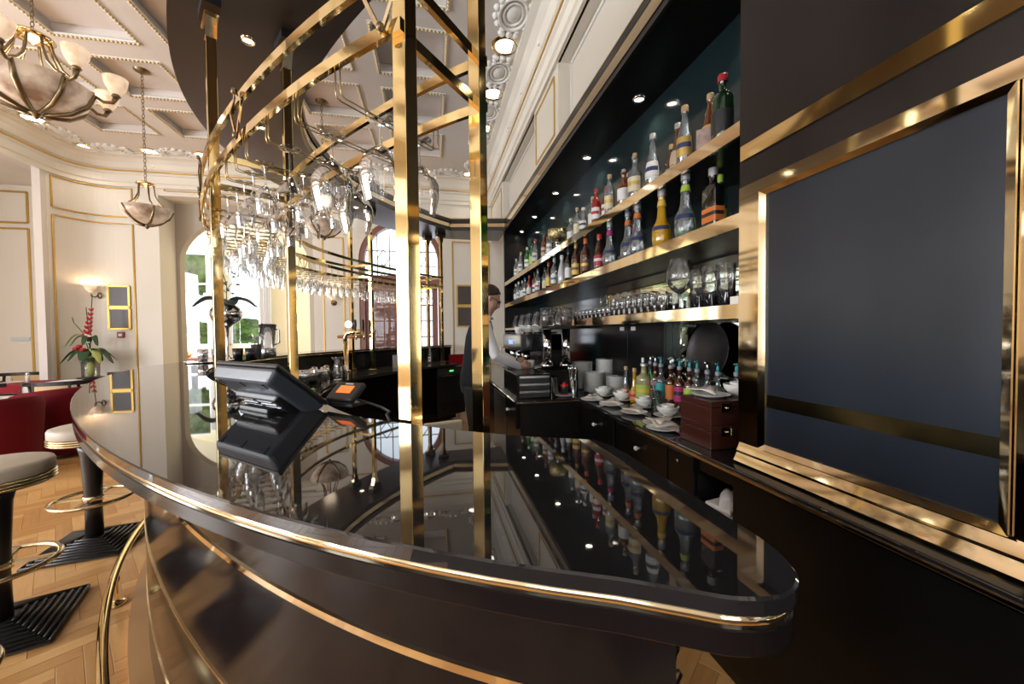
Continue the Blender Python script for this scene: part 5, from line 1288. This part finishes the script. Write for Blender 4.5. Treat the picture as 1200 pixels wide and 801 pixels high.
# ================================================================== STOOLS
def stool(loc, rz, label):
    t = thing('bar_stool', label, 'bar stool', loc, rz, 'bar stools along the bar')
    # square stepped base of ribs rising to the column
    n = 8; bs = MB(); H0 = .24
    for k in range(n):
        a = H0 - k * .024; bs.box(-a, a, -a, a, .006 + k * .0075, .006 + (k + 1) * .0075)
    bs.build('stepped_base', RUBBER, t, bevel=.003)
    for q in range(4):
        rb = MB(); M_ = Matrix.Rotation(q * PI / 2, 3, 'Z')
        for k in range(n):
            a = H0 - k * .024 - .006; z = .016 + k * .0075
            pa = M_ @ Vector((-a, -a, z)); pb = M_ @ Vector((a, -a, z)); rb.tube([pa, pb], .0075, 6)
        rb.build('base_ribs', RUBBER, t)
    MB().lathe([(.046, .06), (.042, .30), (.058, .62), (.075, .70)], 24).build('column', BWOOD, t)
    rg = MB().tube([(.20 * math.cos(2 * PI * k / 48), .20 * math.sin(2 * PI * k / 48), .32) for k in range(48)], .0125, 10, True); rg.build('foot_ring', SATIN, t)
    MB().lathe([(.048, .30), (.052, .302), (.052, .338), (.048, .34)], 24, caps=False).build('ring_collar', SATIN, t)
    for a in (0, PI / 2): MB().bar((-.19 * math.cos(a), -.19 * math.sin(a), .32), (.19 * math.cos(a), .19 * math.sin(a), .32), .022, .012).build('ring_spoke', SATIN, t)
    MB().lathe([(.17, .700), (.19, .702), (.198, .71)], 36).build('seat_pan', BWOOD, t)
    for k in range(3): MB().lathe([(.192, .706 + k * .014), (.2, .709 + k * .014), (.202, .713 + k * .014), (.2, .717 + k * .014), (.192, .719 + k * .014)], 40, caps=True).build('seat_ring', SATIN, t)
    MB().lathe([(.194, .748), (.196, .752), (.196, .795), (.190, .806), (.17, .812), (0, .815)], 40, caps=True).build('seat_cushion', LEATH, t)
    return t
stool((-2.03, 2.26, 0), rad(21), 'beige leather bar stool nearest the viewer, half cut by the frame')
stool((-2.24, 3.09, 0), rad(10), 'beige leather bar stool tucked behind the curved bar edge')
stool((-1.61, 1.49, 0), rad(32), 'bar stool of which only the foot ring shows at the frame edge')

# ================================================================== RED TUB CHAIRS, TABLE, DINING CHAIRS
def tub(loc, rz, label):
    t = thing('tub_chair', label, 'armchair', loc, rz, 'crimson tub chairs')
    n = 32; A = []; B = []
    hts = []
    vs_o = []
    for k in range(n + 1):
        a = rad(-150 + 300 * k / n); A.append((math.cos(a), math.sin(a))); hts.append(.80 - .13 * (abs(k - n / 2) / (n / 2)) ** 2)
    mb = MB(); prof_o = [(.34, .06), (.36, .3), (.385, .6), (.40, .92), (.385, 1.0), (.35, 1.02), (.32, .98), (.31, .90), (.29, .5), (.28, .3)]
    vs = []
    for k in range(n + 1):
        for (r, u) in prof_o: vs.append((A[k][0] * r, A[k][1] * r, u * hts[k] if u > .1 else .06))
    m = len(prof_o); fs = [(k * m + i, (k + 1) * m + i, (k + 1) * m + i + 1, k * m + i + 1) for k in range(n) for i in range(m - 1)]
    fs += [tuple(range(m)), tuple(n * m + i for i in reversed(range(m)))]
    mb.add(vs, fs, True); mb.build('shell', VELVET, t)
    MB().lathe([(.30, .20), (.31, .25), (.31, .40), (.27, .45), (0, .46)], 28).build('seat_cushion', VELVET, t)
    MB().lathe([(.31, .05), (.31, .2)], 24).build('seat_base', VELVET, t)
    for k in range(4): MB().lathe([(.015, 0), (.022, .06)], 8, (.22 * math.cos(k * PI / 2 + .78), .22 * math.sin(k * PI / 2 + .78), 0)).build('leg', BWOOD, t)
    return t
tub((-4.30, 4.72, 0), rad(-20), 'crimson velvet tub chair nearer the bar stools')
tub((-4.34, 5.60, 0), rad(-25), 'crimson velvet tub chair nearer the dining table')
TBX, TBY = -5.70, 6.84
tb_ = thing('dining_table', 'dining table dressed with white cloth and red runner', 'table', (TBX, TBY, 0))
MB().box(-.44, .44, -.28, .28, .70, .738).build('tabletop', BWOOD, tb_)
for x in (-.38, .38):
    for y in (-.22, .22): MB().box(x - .03, x + .03, y - .03, y + .03, 0, .70).build('leg', BWOOD, tb_)
mb = MB(); rim_ = []; n = 72
for k in range(n):
    a = 2 * PI * k / n; c_, s_ = math.cos(a), math.sin(a); q = max(abs(c_) / .46, abs(s_) / .30); rim_.append((c_ / q, s_ / q))
vs = [(x, y, .742) for x, y in rim_] + [(x * 1.03, y * 1.04, .70) for x, y in rim_] + [(x * (1.06 + .035 * math.sin(k * 1.4)), y * (1.08 + .05 * math.sin(k * 1.4)), .46) for k, (x, y) in enumerate(rim_)]
fs = [tuple(range(n))] + [(r * n + k, r * n + (k + 1) % n, (r + 1) * n + (k + 1) % n, (r + 1) * n + k) for r in range(2) for k in range(n)]
tag(mb.add(vs, fs, True).build('tablecloth', LINEN, None, (TBX, TBY, 0)), 'white cloth draped over the dining table', 'tablecloth')
mb = MB(); mb.box(-.20, .20, -.305, .305, .743, .747); mb.box(-.20, .20, -.330, -.325, .62, .745)
tag(mb.build('table_runner', REDC, None, (TBX, TBY, 0)), 'red cloth runner laid over the white tablecloth', 'runner')
pm = thing('pepper_mill', 'slim white and steel pepper mill on the red runner', 'pepper mill', (TBX + .05, TBY - .05, .748))
MB().lathe([(.022, 0), (.022, .10), (.018, .11)], 14).build('body', PORC, pm); MB().lathe([(.018, .11), (.022, .13), (.012, .15), (0, .155)], 14, caps=False).build('cap', STEEL, pm)
def dchair(loc, rz, label):
    t = thing('dining_chair', label, 'chair', loc, rz, 'black framed dining chairs')
    for x in (-.22, .22):
        MB().tube([(x, .2, 0), (x, .2, .44)], .017, 8).build('leg', BWOOD, t)
        MB().tube([(x * .95, -.22, 0), (x, -.2, .45), (x * 1.05, -.26, .78)], .017, 8).build('leg', BWOOD, t)
        MB().tube([(x, .2, .44), (x * 1.12, .18, .64), (x * 1.12, -.1, .67), (x * 1.05, -.24, .70)], .015, 8).build('armrest', BWOOD, t)
    MB().box(-.24, .24, -.22, .24, .44, .48).build('seat', CANE, t, bevel=.012)
    r_ = [(-.36 + .72 * k / 12, -.26 - .07 * (1 - ((k - 6) / 6) ** 2) + .10 * (abs(k - 6) / 6) ** 3, .80) for k in range(13)]
    q = MB()
    q.sweep([(p[0], p[1]) for p in r_], [(-.015, .775), (.015, .775), (.015, .825), (-.015, .825)]); q.build('top_rail', BWOOD, t)
    q = MB(); q.sweep([(p[0], p[1]) for p in r_[3:10]], [(-.008, .56), (.008, .56), (.008, .775), (-.008, .775)]); q.build('backrest', CANE, t)
    for x in (-.17, .17): MB().bar((x, -.30, .46), (x, -.31, .78), .022, .022).build('back_post', BWOOD, t)
    return t
dchair((-4.80, 6.30, 0), rad(10), 'black framed dining chair with tan back, before the table')
dchair((-4.84, 7.02, 0), rad(150), 'black framed dining chair between the table and the flowers')
dchair((-6.45, 7.5, 0), rad(190), 'black framed dining chair at the far side of the table')
dchair((-5.58, 6.22, 0), rad(-5), 'black framed dining chair cut by the frame edge')
# flowers on a pedestal
fv = thing('flower_arrangement', 'tall arrangement of red gladiolus and green leaves in a glass vase', 'flower arrangement', (-5.35, 7.42, 0))
MB().lathe([(.16, 0), (.16, .02), (.03, .05), (.03, .70), (.16, .73), (.16, .75)], 24).build('pedestal', BWOOD, fv)
MB().lathe([(.10, .752), (.105, .755), (.11, 1.06), (.107, 1.06), (.1, .76)], 24, caps=False).build('glass_vase', GLASS, fv)
MB().lathe([(.03, .76), (.05, .85), (.06, 1.0), (.03, 1.08)], 12).build('wrapped_leaf', LEAFY, fv)
def leaf(p0, d_, L, wd_, m_): strap(p0, d_, L, wd_, .55, m_, 'leaf', fv, .15)
for k, (dx, dy, L, w_, m_) in enumerate(((-1, -.3, .34, .06, LEAF), (1, -.2, .36, .06, LEAF), (-.5, -.9, .26, .07, LEAF), (.3, -1, .30, .08, LEAF), (.8, -.6, .34, .06, LEAFY), (-.9, -.5, .24, .06, LEAFY), (.2, -.9, .22, .07, LEAFY), (.7, .6, .3, .05, LEAF), (-.6, .7, .3, .05, LEAF), (1, -.5, .28, .05, LEAF))): leaf((0, 0, 1.16), (dx, dy, 0), L, w_, m_)
for (dx, dy, L) in ((-1, -.3, .3), (-.5, -.6, .22), (.6, -.4, .24), (.2, -.9, .2), (-.3, .4, .2)): strap((0, 0, 1.32), (dx, dy, 0), L, .04, .3, LEAF if dx > -.9 else LEAFY, 'leaf', fv, .4)
stems = [[(0, 0, 1.1), (.02, 0, 1.5), (.05, -.02, 1.8), (.08, -.03, 2.06)], [(0, 0, 1.1), (-.01, 0, 1.5), (-.03, 0, 1.86)], [(0, 0, 1.1), (-.08, 0, 1.45), (-.20, 0, 1.62), (-.22, 0, 1.70)]]
for s_ in stems: MB().tube(s_, .006, 6).build('stem', LEAF, fv)
gl_ = MB()
for k in range(7):
    u = k / 6; c_ = Vector((.0 + .07 * u, -.03, 1.40 + .42 * u)); s_ = .045 - .02 * u
    for q in range(5):
        a = q * 1.257 + k
        gl_.lathe([(0, -s_), (s_ * .5, -s_ * .3), (s_ * .45, s_ * .4), (0, s_)], 6, tuple(c_ + Vector((math.cos(a) * s_ * .8, math.sin(a) * s_ * .6 - .02, math.sin(a * 2) * s_ * .4))), M=Matrix.Rotation(a, 3, (0, 1, .3)), sy=.35)
gl_.build('gladiolus', REDF, fv)
for c_ in ((-.05, -.12, 1.24), (-.09, -.13, 1.20), (.02, -.15, 1.19)):
    MB().lathe([(0, -.03), (.03, -.015), (.038, .01), (.02, .03), (0, .03)], 12, c_).build('red_rose', REDF, fv)
for c_ in ((.04, -.10, 1.42), (.08, -.10, 1.40), (.06, -.12, 1.30)):
    MB().lathe([(0, -.01), (.035, 0), (.02, .012), (0, .014)], 10, c_).build('white_bloom', WHF, fv)

# ================================================================== WALL FITTINGS
def picture(x, y, z0, wd_, label):
    t = thing('framed_print', label, 'picture', (x, y, z0), group='pairs of dark framed prints')
    h = wd_ * 1.16
    for k in range(2):
        z = k * (h + .03)
        f = frame_loop([(0, 0, z), (wd_, 0, z), (wd_, 0, z + h), (0, 0, z + h)], .03).build('frame', GILT, t)
        MB().box(.01, wd_ - .01, -.004, .012, z + .01, z + h - .01).build('print', SLATE, f)
picture(-5.36, 7.835, 1.52, .30, 'two dark prints in one gilt frame beside the wall lamp')
picture(.50, 7.835, 1.52, .34, 'two dark prints in one gilt frame behind the bar man')
def sconce(loc, rz, label):
    t = thing('wall_lamp', label, 'wall lamp', loc, rz, 'alabaster wall lamps')
    MB().lathe([(.055, 0), (.05, .012), (.02, .02)], 18, (0, 0, 0), M=Matrix.Rotation(PI / 2, 3, 'X')).build('back_plate', BRONZE, t)
    MB().tube([(0, -.015, 0), (0, -.06, -.03), (0, -.11, -.02), (0, -.12, .05)], .010, 8).build('arm', BRONZE, t)
    MB().lathe([(.02, .05), (.05, .08), (.07, .12), (.082, .165), (.078, .165), (.045, .085)], 22, (0, -.12, 0), caps=False).build('cup', ALABLIT, t)
    l_ = lamp('wall_lamp_bulb', 'POINT', (0, -.12, .15), 2.2, (1, .70, .42), shadow_soft_size=.03); l_.parent = t
    return t
sconce((-5.46, 7.79, 2.08), rad(-18), 'lit alabaster wall lamp above the red flowers')
sconce((-1.80, 7.85, 1.98), 0, 'lit alabaster wall lamp seen under the hanging glasses')
tag(MB().box(-7.02, -6.76, 8.185, 8.2, 1.335, 1.395).build('socket_strip', mat('pale_socket', (.62, .68, .74), .4)), 'pale quadruple socket strip on the aisle wall', 'socket')
al = thing('call_point', 'small red fire call point below the framed prints', 'call point', (-5.20, 7.84, 1.42))
MB().box(-.05, .05, -.02, .01, -.05, .05).build('plate', mat('maroon_plastic', (.25, .02, .03), .4), al, bevel=.004); MB().box(-.025, .025, -.026, -.02, -.025, .02).build('button', PORC, al)
# buffet in the bay
bt = thing('buffet_table', 'buffet table under rose cloth inside the bay', 'table', (-4.35, 9.25, 0))
MB().box(-.95, .95, -.3, .3, .90, .93).build('tabletop', BWOOD, bt)
for x in (-.9, .9): MB().box(x - .03, x + .03, -.25, .25, 0, .9).build('leg', BWOOD, bt)
mb = MB(); mb.box(-.98, .98, -.33, .33, .932, .938); mb.box(-.98, .98, -.335, -.33, .45, .935); mb.box(-.985, -.98, -.33, .33, .45, .935); mb.box(.98, .985, -.33, .33, .45, .935)
tag(mb.build('rose_tablecloth', PINK, None, (-4.35, 9.25, 0)), 'rose cloth over the buffet table in the bay', 'tablecloth')
def teapot(x, y, label):
    t = thing('brass_teapot', label, 'teapot', (x, y, .94), group='brass teapots')
    MB().lathe([(.04, 0), (.075, .02), (.085, .06), (.06, .11), (.03, .12), (.02, .14), (0, .15)], 18).build('body', BRASS, t)
    MB().tube([(.07, 0, .04), (.12, 0, .07), (.14, 0, .12)], [.014, .010, .008], 8).build('spout', BRASS, t)
    MB().tube([(-.07, 0, .10), (-.13, 0, .10), (-.13, 0, .04), (-.08, 0, .03)], .007, 8).build('handle', BRASS, t)
teapot(-3.95, 9.15, 'brass teapot beside the orchid vase, on the rose cloth'); teapot(-4.95, 9.15, 'brass teapot at the outer end of the rose cloth')

# ================================================================== LAMPS
def downlight(loc, r, label, grp, ring=BRASS2, lens=None, energy=None, ang=100, name='downlight'):
    t = thing(name, label, 'downlight', loc, 0, grp)
    MB().lathe([(r * .84, .0), (r * .92, -.012), (r * 1.06, -.012), (r * 1.2, .001)], 28, caps=False).build('trim_ring', ring, t)
    MB().lathe([(0, -.001), (r * .86, -.001)], 24, caps=False).build('lens', lens or GLOW, t)
    if energy:
        l_ = lamp('downlight_bulb', 'SPOT', (0, 0, -.012), energy, (1, .84, .62), spot_size=rad(ang), spot_blend=.7, shadow_soft_size=.04); l_.parent = t
    return t
DR = 'plaster ceiling downlights'
for k, y in enumerate((2.4, 3.24, 4.08, 4.91, 5.76, 6.62)): downlight((.80, y, CZ - .002), .125, 'round ceiling downlight over the back bar, %s from the viewer' % ORD[k], DR, BRASS)
for k, x in enumerate((-5.31, -4.46, -3.70, -2.9, -2.1, -1.3, -.7, -.1, .75)): downlight((x, 7.46, CZ - .002), .125, 'round ceiling downlight along the far wall, %s from the aisle' % ORD[k], DR, BRASS, None, 10 if k in (0, 2, 4, 6, 8) else None)
for k, y in enumerate((6.61, 5.75, 4.9)): downlight((-5.32, y, CZ - .002), .125, 'round ceiling downlight along the aisle, %s from the far corner' % ORD[k], DR, BRASS, None, 10 if k == 0 else None)
for k, y in enumerate((1.61, 2.55, 3.49, 4.44, 5.40, 6.22)): downlight((1.46, y, 3.038), .036, 'small halogen spot in the black soffit, %s from the brown panel' % ORD[k], 'halogen spots over the bottles', CHROME, SPOTG, 13, 120, 'halogen_spot')
for k, (a, d) in enumerate(((30.4, .67), (9.8, .75), (-10.8, .75), (-31.4, .68), (-52, .66), (51, .66))):
    p = cur(rad(a), d); downlight((p.x, p.y, 3.038), .03, 'small halogen spot in the dark canopy, %s along the curve' % ['second', 'third', 'fourth', 'fifth', 'last', 'first'][k], 'halogen spots in the canopy', BRASS2, SPOTG, 9, 120, 'halogen_spot')
def chain(par, z0, z1, r=.006, x=0, y=0):
    mb = MB(); n = max(2, int((z1 - z0) / .042))
    for k in range(n):
        z = z0 + (z1 - z0) * (k + .5) / n; h_ = (z1 - z0) / n * .62
        ax = (1, 0) if k % 2 else (0, 1)
        mb.tube([(x + ax[0] * .013 * math.cos(2 * PI * q / 10), y + ax[1] * .013 * math.cos(2 * PI * q / 10), z + h_ * math.sin(2 * PI * q / 10)) for q in range(10)], .0035, 5, True)
    mb.build('chain', BRONZE, par)
def pendant(x, y, label):
    t = thing('pendant_bowl', label, 'pendant lamp', (x, y, 0), 0, 'alabaster pendant bowls')
    MB().lathe([(0, 4.46), (.03, 4.465), (.075, 4.49), (.08, 4.518)], 22, caps=False).build('ceiling_rose', BRONZE, t)
    chain(t, 3.22, 4.47)
    MB().lathe([(.02, 3.22), (.03, 3.21), (.085, 3.195), (.09, 3.18), (.05, 3.17), (.015, 3.15), (0, 3.14)], 24).build('top_plate', BRASS, t)
    for k in range(5):
        a = k * 2 * PI / 5 + .5; c_, s_ = math.cos(a), math.sin(a)
        MB().tube([(.07 * c_, .07 * s_, 3.18), (.08 * c_, .08 * s_, 3.06), (.12 * c_, .12 * s_, 2.97), (.18 * c_, .18 * s_, 2.92)], .008, 6).build('arm', BRONZE, t)
        MB().tube([(.243 * c_, .243 * s_, 2.895), (.20 * c_, .20 * s_, 2.80), (.115 * c_, .115 * s_, 2.73), (.03 * c_, .03 * s_, 2.70)], [.010, .013, .016, .018], 6).build('strap', BRONZE, t)
    MB().lathe([(0, 2.705), (.07, 2.715), (.15, 2.755), (.21, 2.825), (.243, 2.90), (.236, 2.90), (.20, 2.835), (.14, 2.77), (0, 2.72)], 32, caps=False).build('alabaster_bowl', ALAB, t)
    MB().lathe([(0, 2.655), (.012, 2.665), (.02, 2.68), (.03, 2.69)], 12).build('finial', BRONZE, t)
    l_ = lamp('pendant_bulb', 'POINT', (0, 0, 2.88), 3.5, (1, .78, .55), shadow_soft_size=.08); l_.parent = t
    return t
pendant(-3.28, 5.395, 'alabaster bowl pendant on a chain near the rounded wall corner')
pendant(-1.40, 5.66, 'alabaster bowl pendant seen behind the hanging glasses')
ch = thing('chandelier', 'bronze chandelier with lit alabaster cups around a large bowl', 'chandelier', (-3.30, 4.13, 0))
MB().lathe([(0, 4.46), (.04, 4.465), (.09, 4.49), (.1, 4.518)], 22, caps=False).build('ceiling_rose', BRONZE, ch)
chain(ch, 4.0, 4.47)
MB().lathe([(.02, 4.0), (.04, 3.985), (.13, 3.965), (.135, 3.95), (.09, 3.93), (.03, 3.90), (0, 3.89)], 28).build('top_plate', BRASS, ch)
MB().lathe([(0, 3.32), (.09, 3.33), (.22, 3.38), (.315, 3.47), (.36, 3.58), (.35, 3.58), (.305, 3.48), (.20, 3.40), (0, 3.34)], 40, caps=False).build('alabaster_bowl', ALAB, ch)
MB().lathe([(0, 3.26), (.015, 3.275), (.03, 3.30), (.06, 3.32)], 14).build('finial', BRONZE, ch)
for k in range(8):
    a = rad(20 + 45 * k); c_, s_ = math.cos(a), math.sin(a); R_ = lambda r, z: (r * c_, r * s_, z)
    MB().tube([R_(.10, 3.95), R_(.12, 3.85), R_(.17, 3.73), R_(.26, 3.64), R_(.36, 3.585)], .011, 6).build('upper_arm', BRONZE, ch)
    MB().tube([R_(.05, 3.312), R_(.21, 3.365), R_(.315, 3.455), R_(.365, 3.575)], [.016, .022, .022, .016], 6).build('strap', BRONZE, ch)
    ar = MB().tube([R_(.365, 3.57), R_(.42, 3.535), R_(.48, 3.545), R_(.505, 3.60)], [.012, .014, .016, .022], 8); ar.lathe([(.02, 0), (.034, .012), (.026, .03)], 14, R_(.505, 3.595)); ar.build('lower_arm', BRONZE, ch)
    MB().lathe([(.022, 0), (.046, .02), (.068, .06), (.081, .10), (.088, .15), (.085, .15), (.077, .1), (.045, .03), (0, .01)], 24, R_(.505, 3.622), caps=False).build('cup', ALABLIT, ch)
l_ = lamp('chandelier_bulb', 'POINT', (0, 0, 3.70), 5, (1, .82, .62), shadow_soft_size=.15); l_.parent = ch

# ================================================================== THE BAR MAN
def bar_man():
    Y0 = 3.50
    mb = MB()
    def chain_(pts, n=14): mb.tube([p[:3] for p in pts], [p[3] for p in pts], n)
    def ball(c, r, sx=1, sy=1, sz=1, M=None): mb.lathe([(math.sin(PI * k / 10) * r, -math.cos(PI * k / 10) * r * sz) for k in range(11)], 16, c, sx=sx, sy=sy, M=M, caps=False)
    # trunk, as stacked ellipses leaning forward
    rings = [(.365, .86, .115, .165), (.36, .95, .125, .175), (.365, 1.04, .120, .160), (.385, 1.14, .118, .155), (.405, 1.25, .125, .170), (.42, 1.36, .125, .190), (.43, 1.44, .110, .195), (.445, 1.50, .08, .14), (.465, 1.54, .06, .07), (.485, 1.58, .055, .058), (.505, 1.63, .055, .055)]
    n = 24; vs = []
    for (x, z, a, b) in rings:
        for k in range(n): t = 2 * PI * k / n; vs.append((x + a * math.cos(t), Y0 + b * math.sin(t), z))
    fs = [(i * n + k, i * n + (k + 1) % n, (i + 1) * n + (k + 1) % n, (i + 1) * n + k) for i in range(len(rings) - 1) for k in range(n)]
    fs += [tuple(reversed(range(n))), tuple((len(rings) - 1) * n + k for k in range(n))]
    mb.add(vs, fs)
    for s in (-1, 1):
        y = Y0 + s * .09
        chain_([(.365, y, .92, .10), (.375, y + s * .01, .72, .085), (.38, y + s * .015, .50, .06), (.365, y + s * .015, .44, .056), (.34, y + s * .02, .28, .055), (.335, y + s * .02, .09, .042), (.335, y + s * .02, .05, .045)])
        chain_([(.31, y + s * .02, .035, .036), (.40, y + s * .025, .035, .042), (.49, y + s * .03, .028, .034)], 10)
    # arms reaching to the machine
    hands = []
    for s, el, wr, ha in ((-1, (.53, 3.30, 1.20), (.775, 3.40, 1.085), (.83, 3.42, 1.09)), (1, (.55, 3.70, 1.22), (.78, 3.60, 1.12), (.835, 3.57, 1.11))):
        sh = (.435, Y0 + s * .185, 1.455)
        chain_([(sh[0], Y0 + s * .12, sh[2] + .01, .062), (*sh, .066), ((sh[0] + el[0]) / 2, (sh[1] + el[1]) / 2, (sh[2] + el[2]) / 2, .054), (*el, .046), ((el[0] + wr[0]) / 2, (el[1] + wr[1]) / 2, (el[2] + wr[2]) / 2, .041), (*wr, .031)])
        chain_([(*wr, .026), ((wr[0] + ha[0]) / 2, (wr[1] + ha[1]) / 2, (wr[2] + ha[2]) / 2, .030), (*ha, .031)], 10)
        d = (Vector(ha) - Vector(wr)).normalized(); up = Vector((0, 0, 1)); sd = d.cross(up).normalized()
        for k, L in enumerate((.062, .072, .068, .054)):
            b0 = Vector(ha) + up * (.024 - .016 * k) + d * .015; c1 = b0 + d * L * .5 - sd * s * -.008; c2 = c1 + d * L * .35 + sd * s * -.022 * -1
            chain_([(*b0, .0105), (*c1, .0098), (*c2, .0085)], 8)
        b0 = Vector(wr) + d * .02 + up * .022; c1 = b0 + d * .03 + up * .02; c2 = c1 + d * .03 + up * .002
        chain_([(*b0, .013), (*c1, .011), (*c2, .009)], 8)
    # head, tilted down towards the hands
    Mh = Matrix.Rotation(rad(24), 3, 'Y'); hc = Vector((.515, Y0, 1.70))
    def hp(x, y, z): return tuple(hc + Mh @ Vector((x, y, z)))
    ball(hp(-.012, 0, .035), .092, 1.06, .84, .98, Mh)
    ball(hp(.018, 0, -.035), .078, .95, .78, 1.12, Mh)
    ball(hp(.045, 0, -.095), .04, 1, .95, .8, Mh)              # chin
    ball(hp(.02, 0, -.075), .062, 1, .88, .7, Mh)              # jaw
    chain_([(*hp(.088, 0, .012), .010), (*hp(.104, 0, -.018), .012), (*hp(.108, 0, -.034), .013), (*hp(.094, 0, -.042), .011)], 8)   # nose
    chain_([(*hp(.080, -.035, .022), .010), (*hp(.092, 0, .024), .010), (*hp(.080, .035, .022), .010)], 8)  # brow
    for s in (-1, 1): chain_([(*hp(-.008, s * .074, .02), .010), (*hp(-.014, s * .082, 0), .014), (*hp(-.004, s * .078, -.028), .009)], 8)  # ears
    chain_([(*hp(.082, -.022, -.066), .007), (*hp(.090, 0, -.064), .009), (*hp(.082, .022, -.066), .007)], 8)  # lips
    chain_([(*hp(-.01, 0, -.05), .06), (.485, Y0, 1.58, .056), (.46, Y0, 1.50, .06)])
    o = mb.build('person', [SKIN, SHIRT, VEST, TROUS])
    r = o.modifiers.new('union', 'REMESH'); r.mode = 'VOXEL'; r.voxel_size = .0065
    s_ = o.modifiers.new('soft', 'SMOOTH'); s_.iterations = 5; s_.factor = .5
    dg = bpy.context.evaluated_depsgraph_get(); me = bpy.data.meshes.new_from_object(o.evaluated_get(dg))
    o.modifiers.clear(); o.data = me
    me.materials.clear()
    for m_ in (SKIN, SHIRT, VEST, TROUS, BPLAST): me.materials.append(m_)
    for p in me.polygons:
        c = p.center; p.use_smooth = True
        ax = abs(c.y - Y0)
        if c.z > 1.548 and c.x > .43 and ax < .12 and c.z > 1.50 + (.56 - c.x) * .5: mi = 0
        elif c.z < .075: mi = 4
        elif c.x > .775: mi = 0
        elif ax > .175 and c.z > 1.0 or (c.x > .53 and 1.0 < c.z < 1.35): mi = 1
        elif c.z > 1.50: mi = 1
        elif c.z > .93: mi = 2
        else: mi = 3
        p.material_index = mi
    tag(o, 'bar man in charcoal vest and white shirt bending over the coffee machine', 'person')
    # hair: cap over the skull
    hb = MB(); n = 22; vs = []; fs = []
    for i in range(9):
        for k in range(n):
            ph = 2 * PI * k / n; f = (1 + math.cos(ph)) / 2              # 1 at the brow, 0 at the nape
            tm = PI * (.70 - .36 * f ** 1.3); th = tm * i / 8
            x, y, z = math.sin(th) * math.cos(ph), math.sin(th) * math.sin(ph), math.cos(th)
            w_ = .006 * math.sin(ph * 7 + i) * (i / 8)
            vs.append(hp(-.014 + x * (.102 + w_), y * .083, .036 + z * .097))
    fs = [(i * n + k, i * n + (k + 1) % n, (i + 1) * n + (k + 1) % n, (i + 1) * n + k) for i in range(8) for k in range(n)]
    h = hb.add(vs, fs, True).build('hair', HAIR, o); q = h.modifiers.new('t', 'SOLIDIFY'); q.thickness = .006; q.offset = 1
    gb_ = MB()
    for s in (-1, 1):
        gb_.tube([hp(.098 + .0, s * .034 + .022 * math.cos(2 * PI * k / 14), .002 + .016 * math.sin(2 * PI * k / 14)) for k in range(14)], .0025, 6, True)
        gb_.tube([hp(.097, s * .056, .006), hp(.05, s * .076, .010), hp(-.008, s * .082, .012)], .0028, 6)
    gb_.tube([hp(.100, -.012, .004), hp(.104, 0, .006), hp(.100, .012, .004)], .0025, 6); gb_.build('glasses', BPLAST, o)
    ey = MB()
    for s in (-1, 1): ey.lathe([(math.sin(PI * k / 6) * .010, -math.cos(PI * k / 6) * .010) for k in range(7)], 10, hp(.081, s * .033, .002), caps=False)
    ey.build('eyes', mat('eye_dark', (.03, .02, .015), .2), o)
    co = MB(); co.tube([(.475 + .062 * math.cos(2 * PI * k / 24), Y0 + .064 * math.sin(2 * PI * k / 24), 1.545 - .022 * math.cos(2 * PI * k / 24)) for k in range(24)], .012, 8, True); co.build('shirt_collar', SHIRT, o)
bar_man()
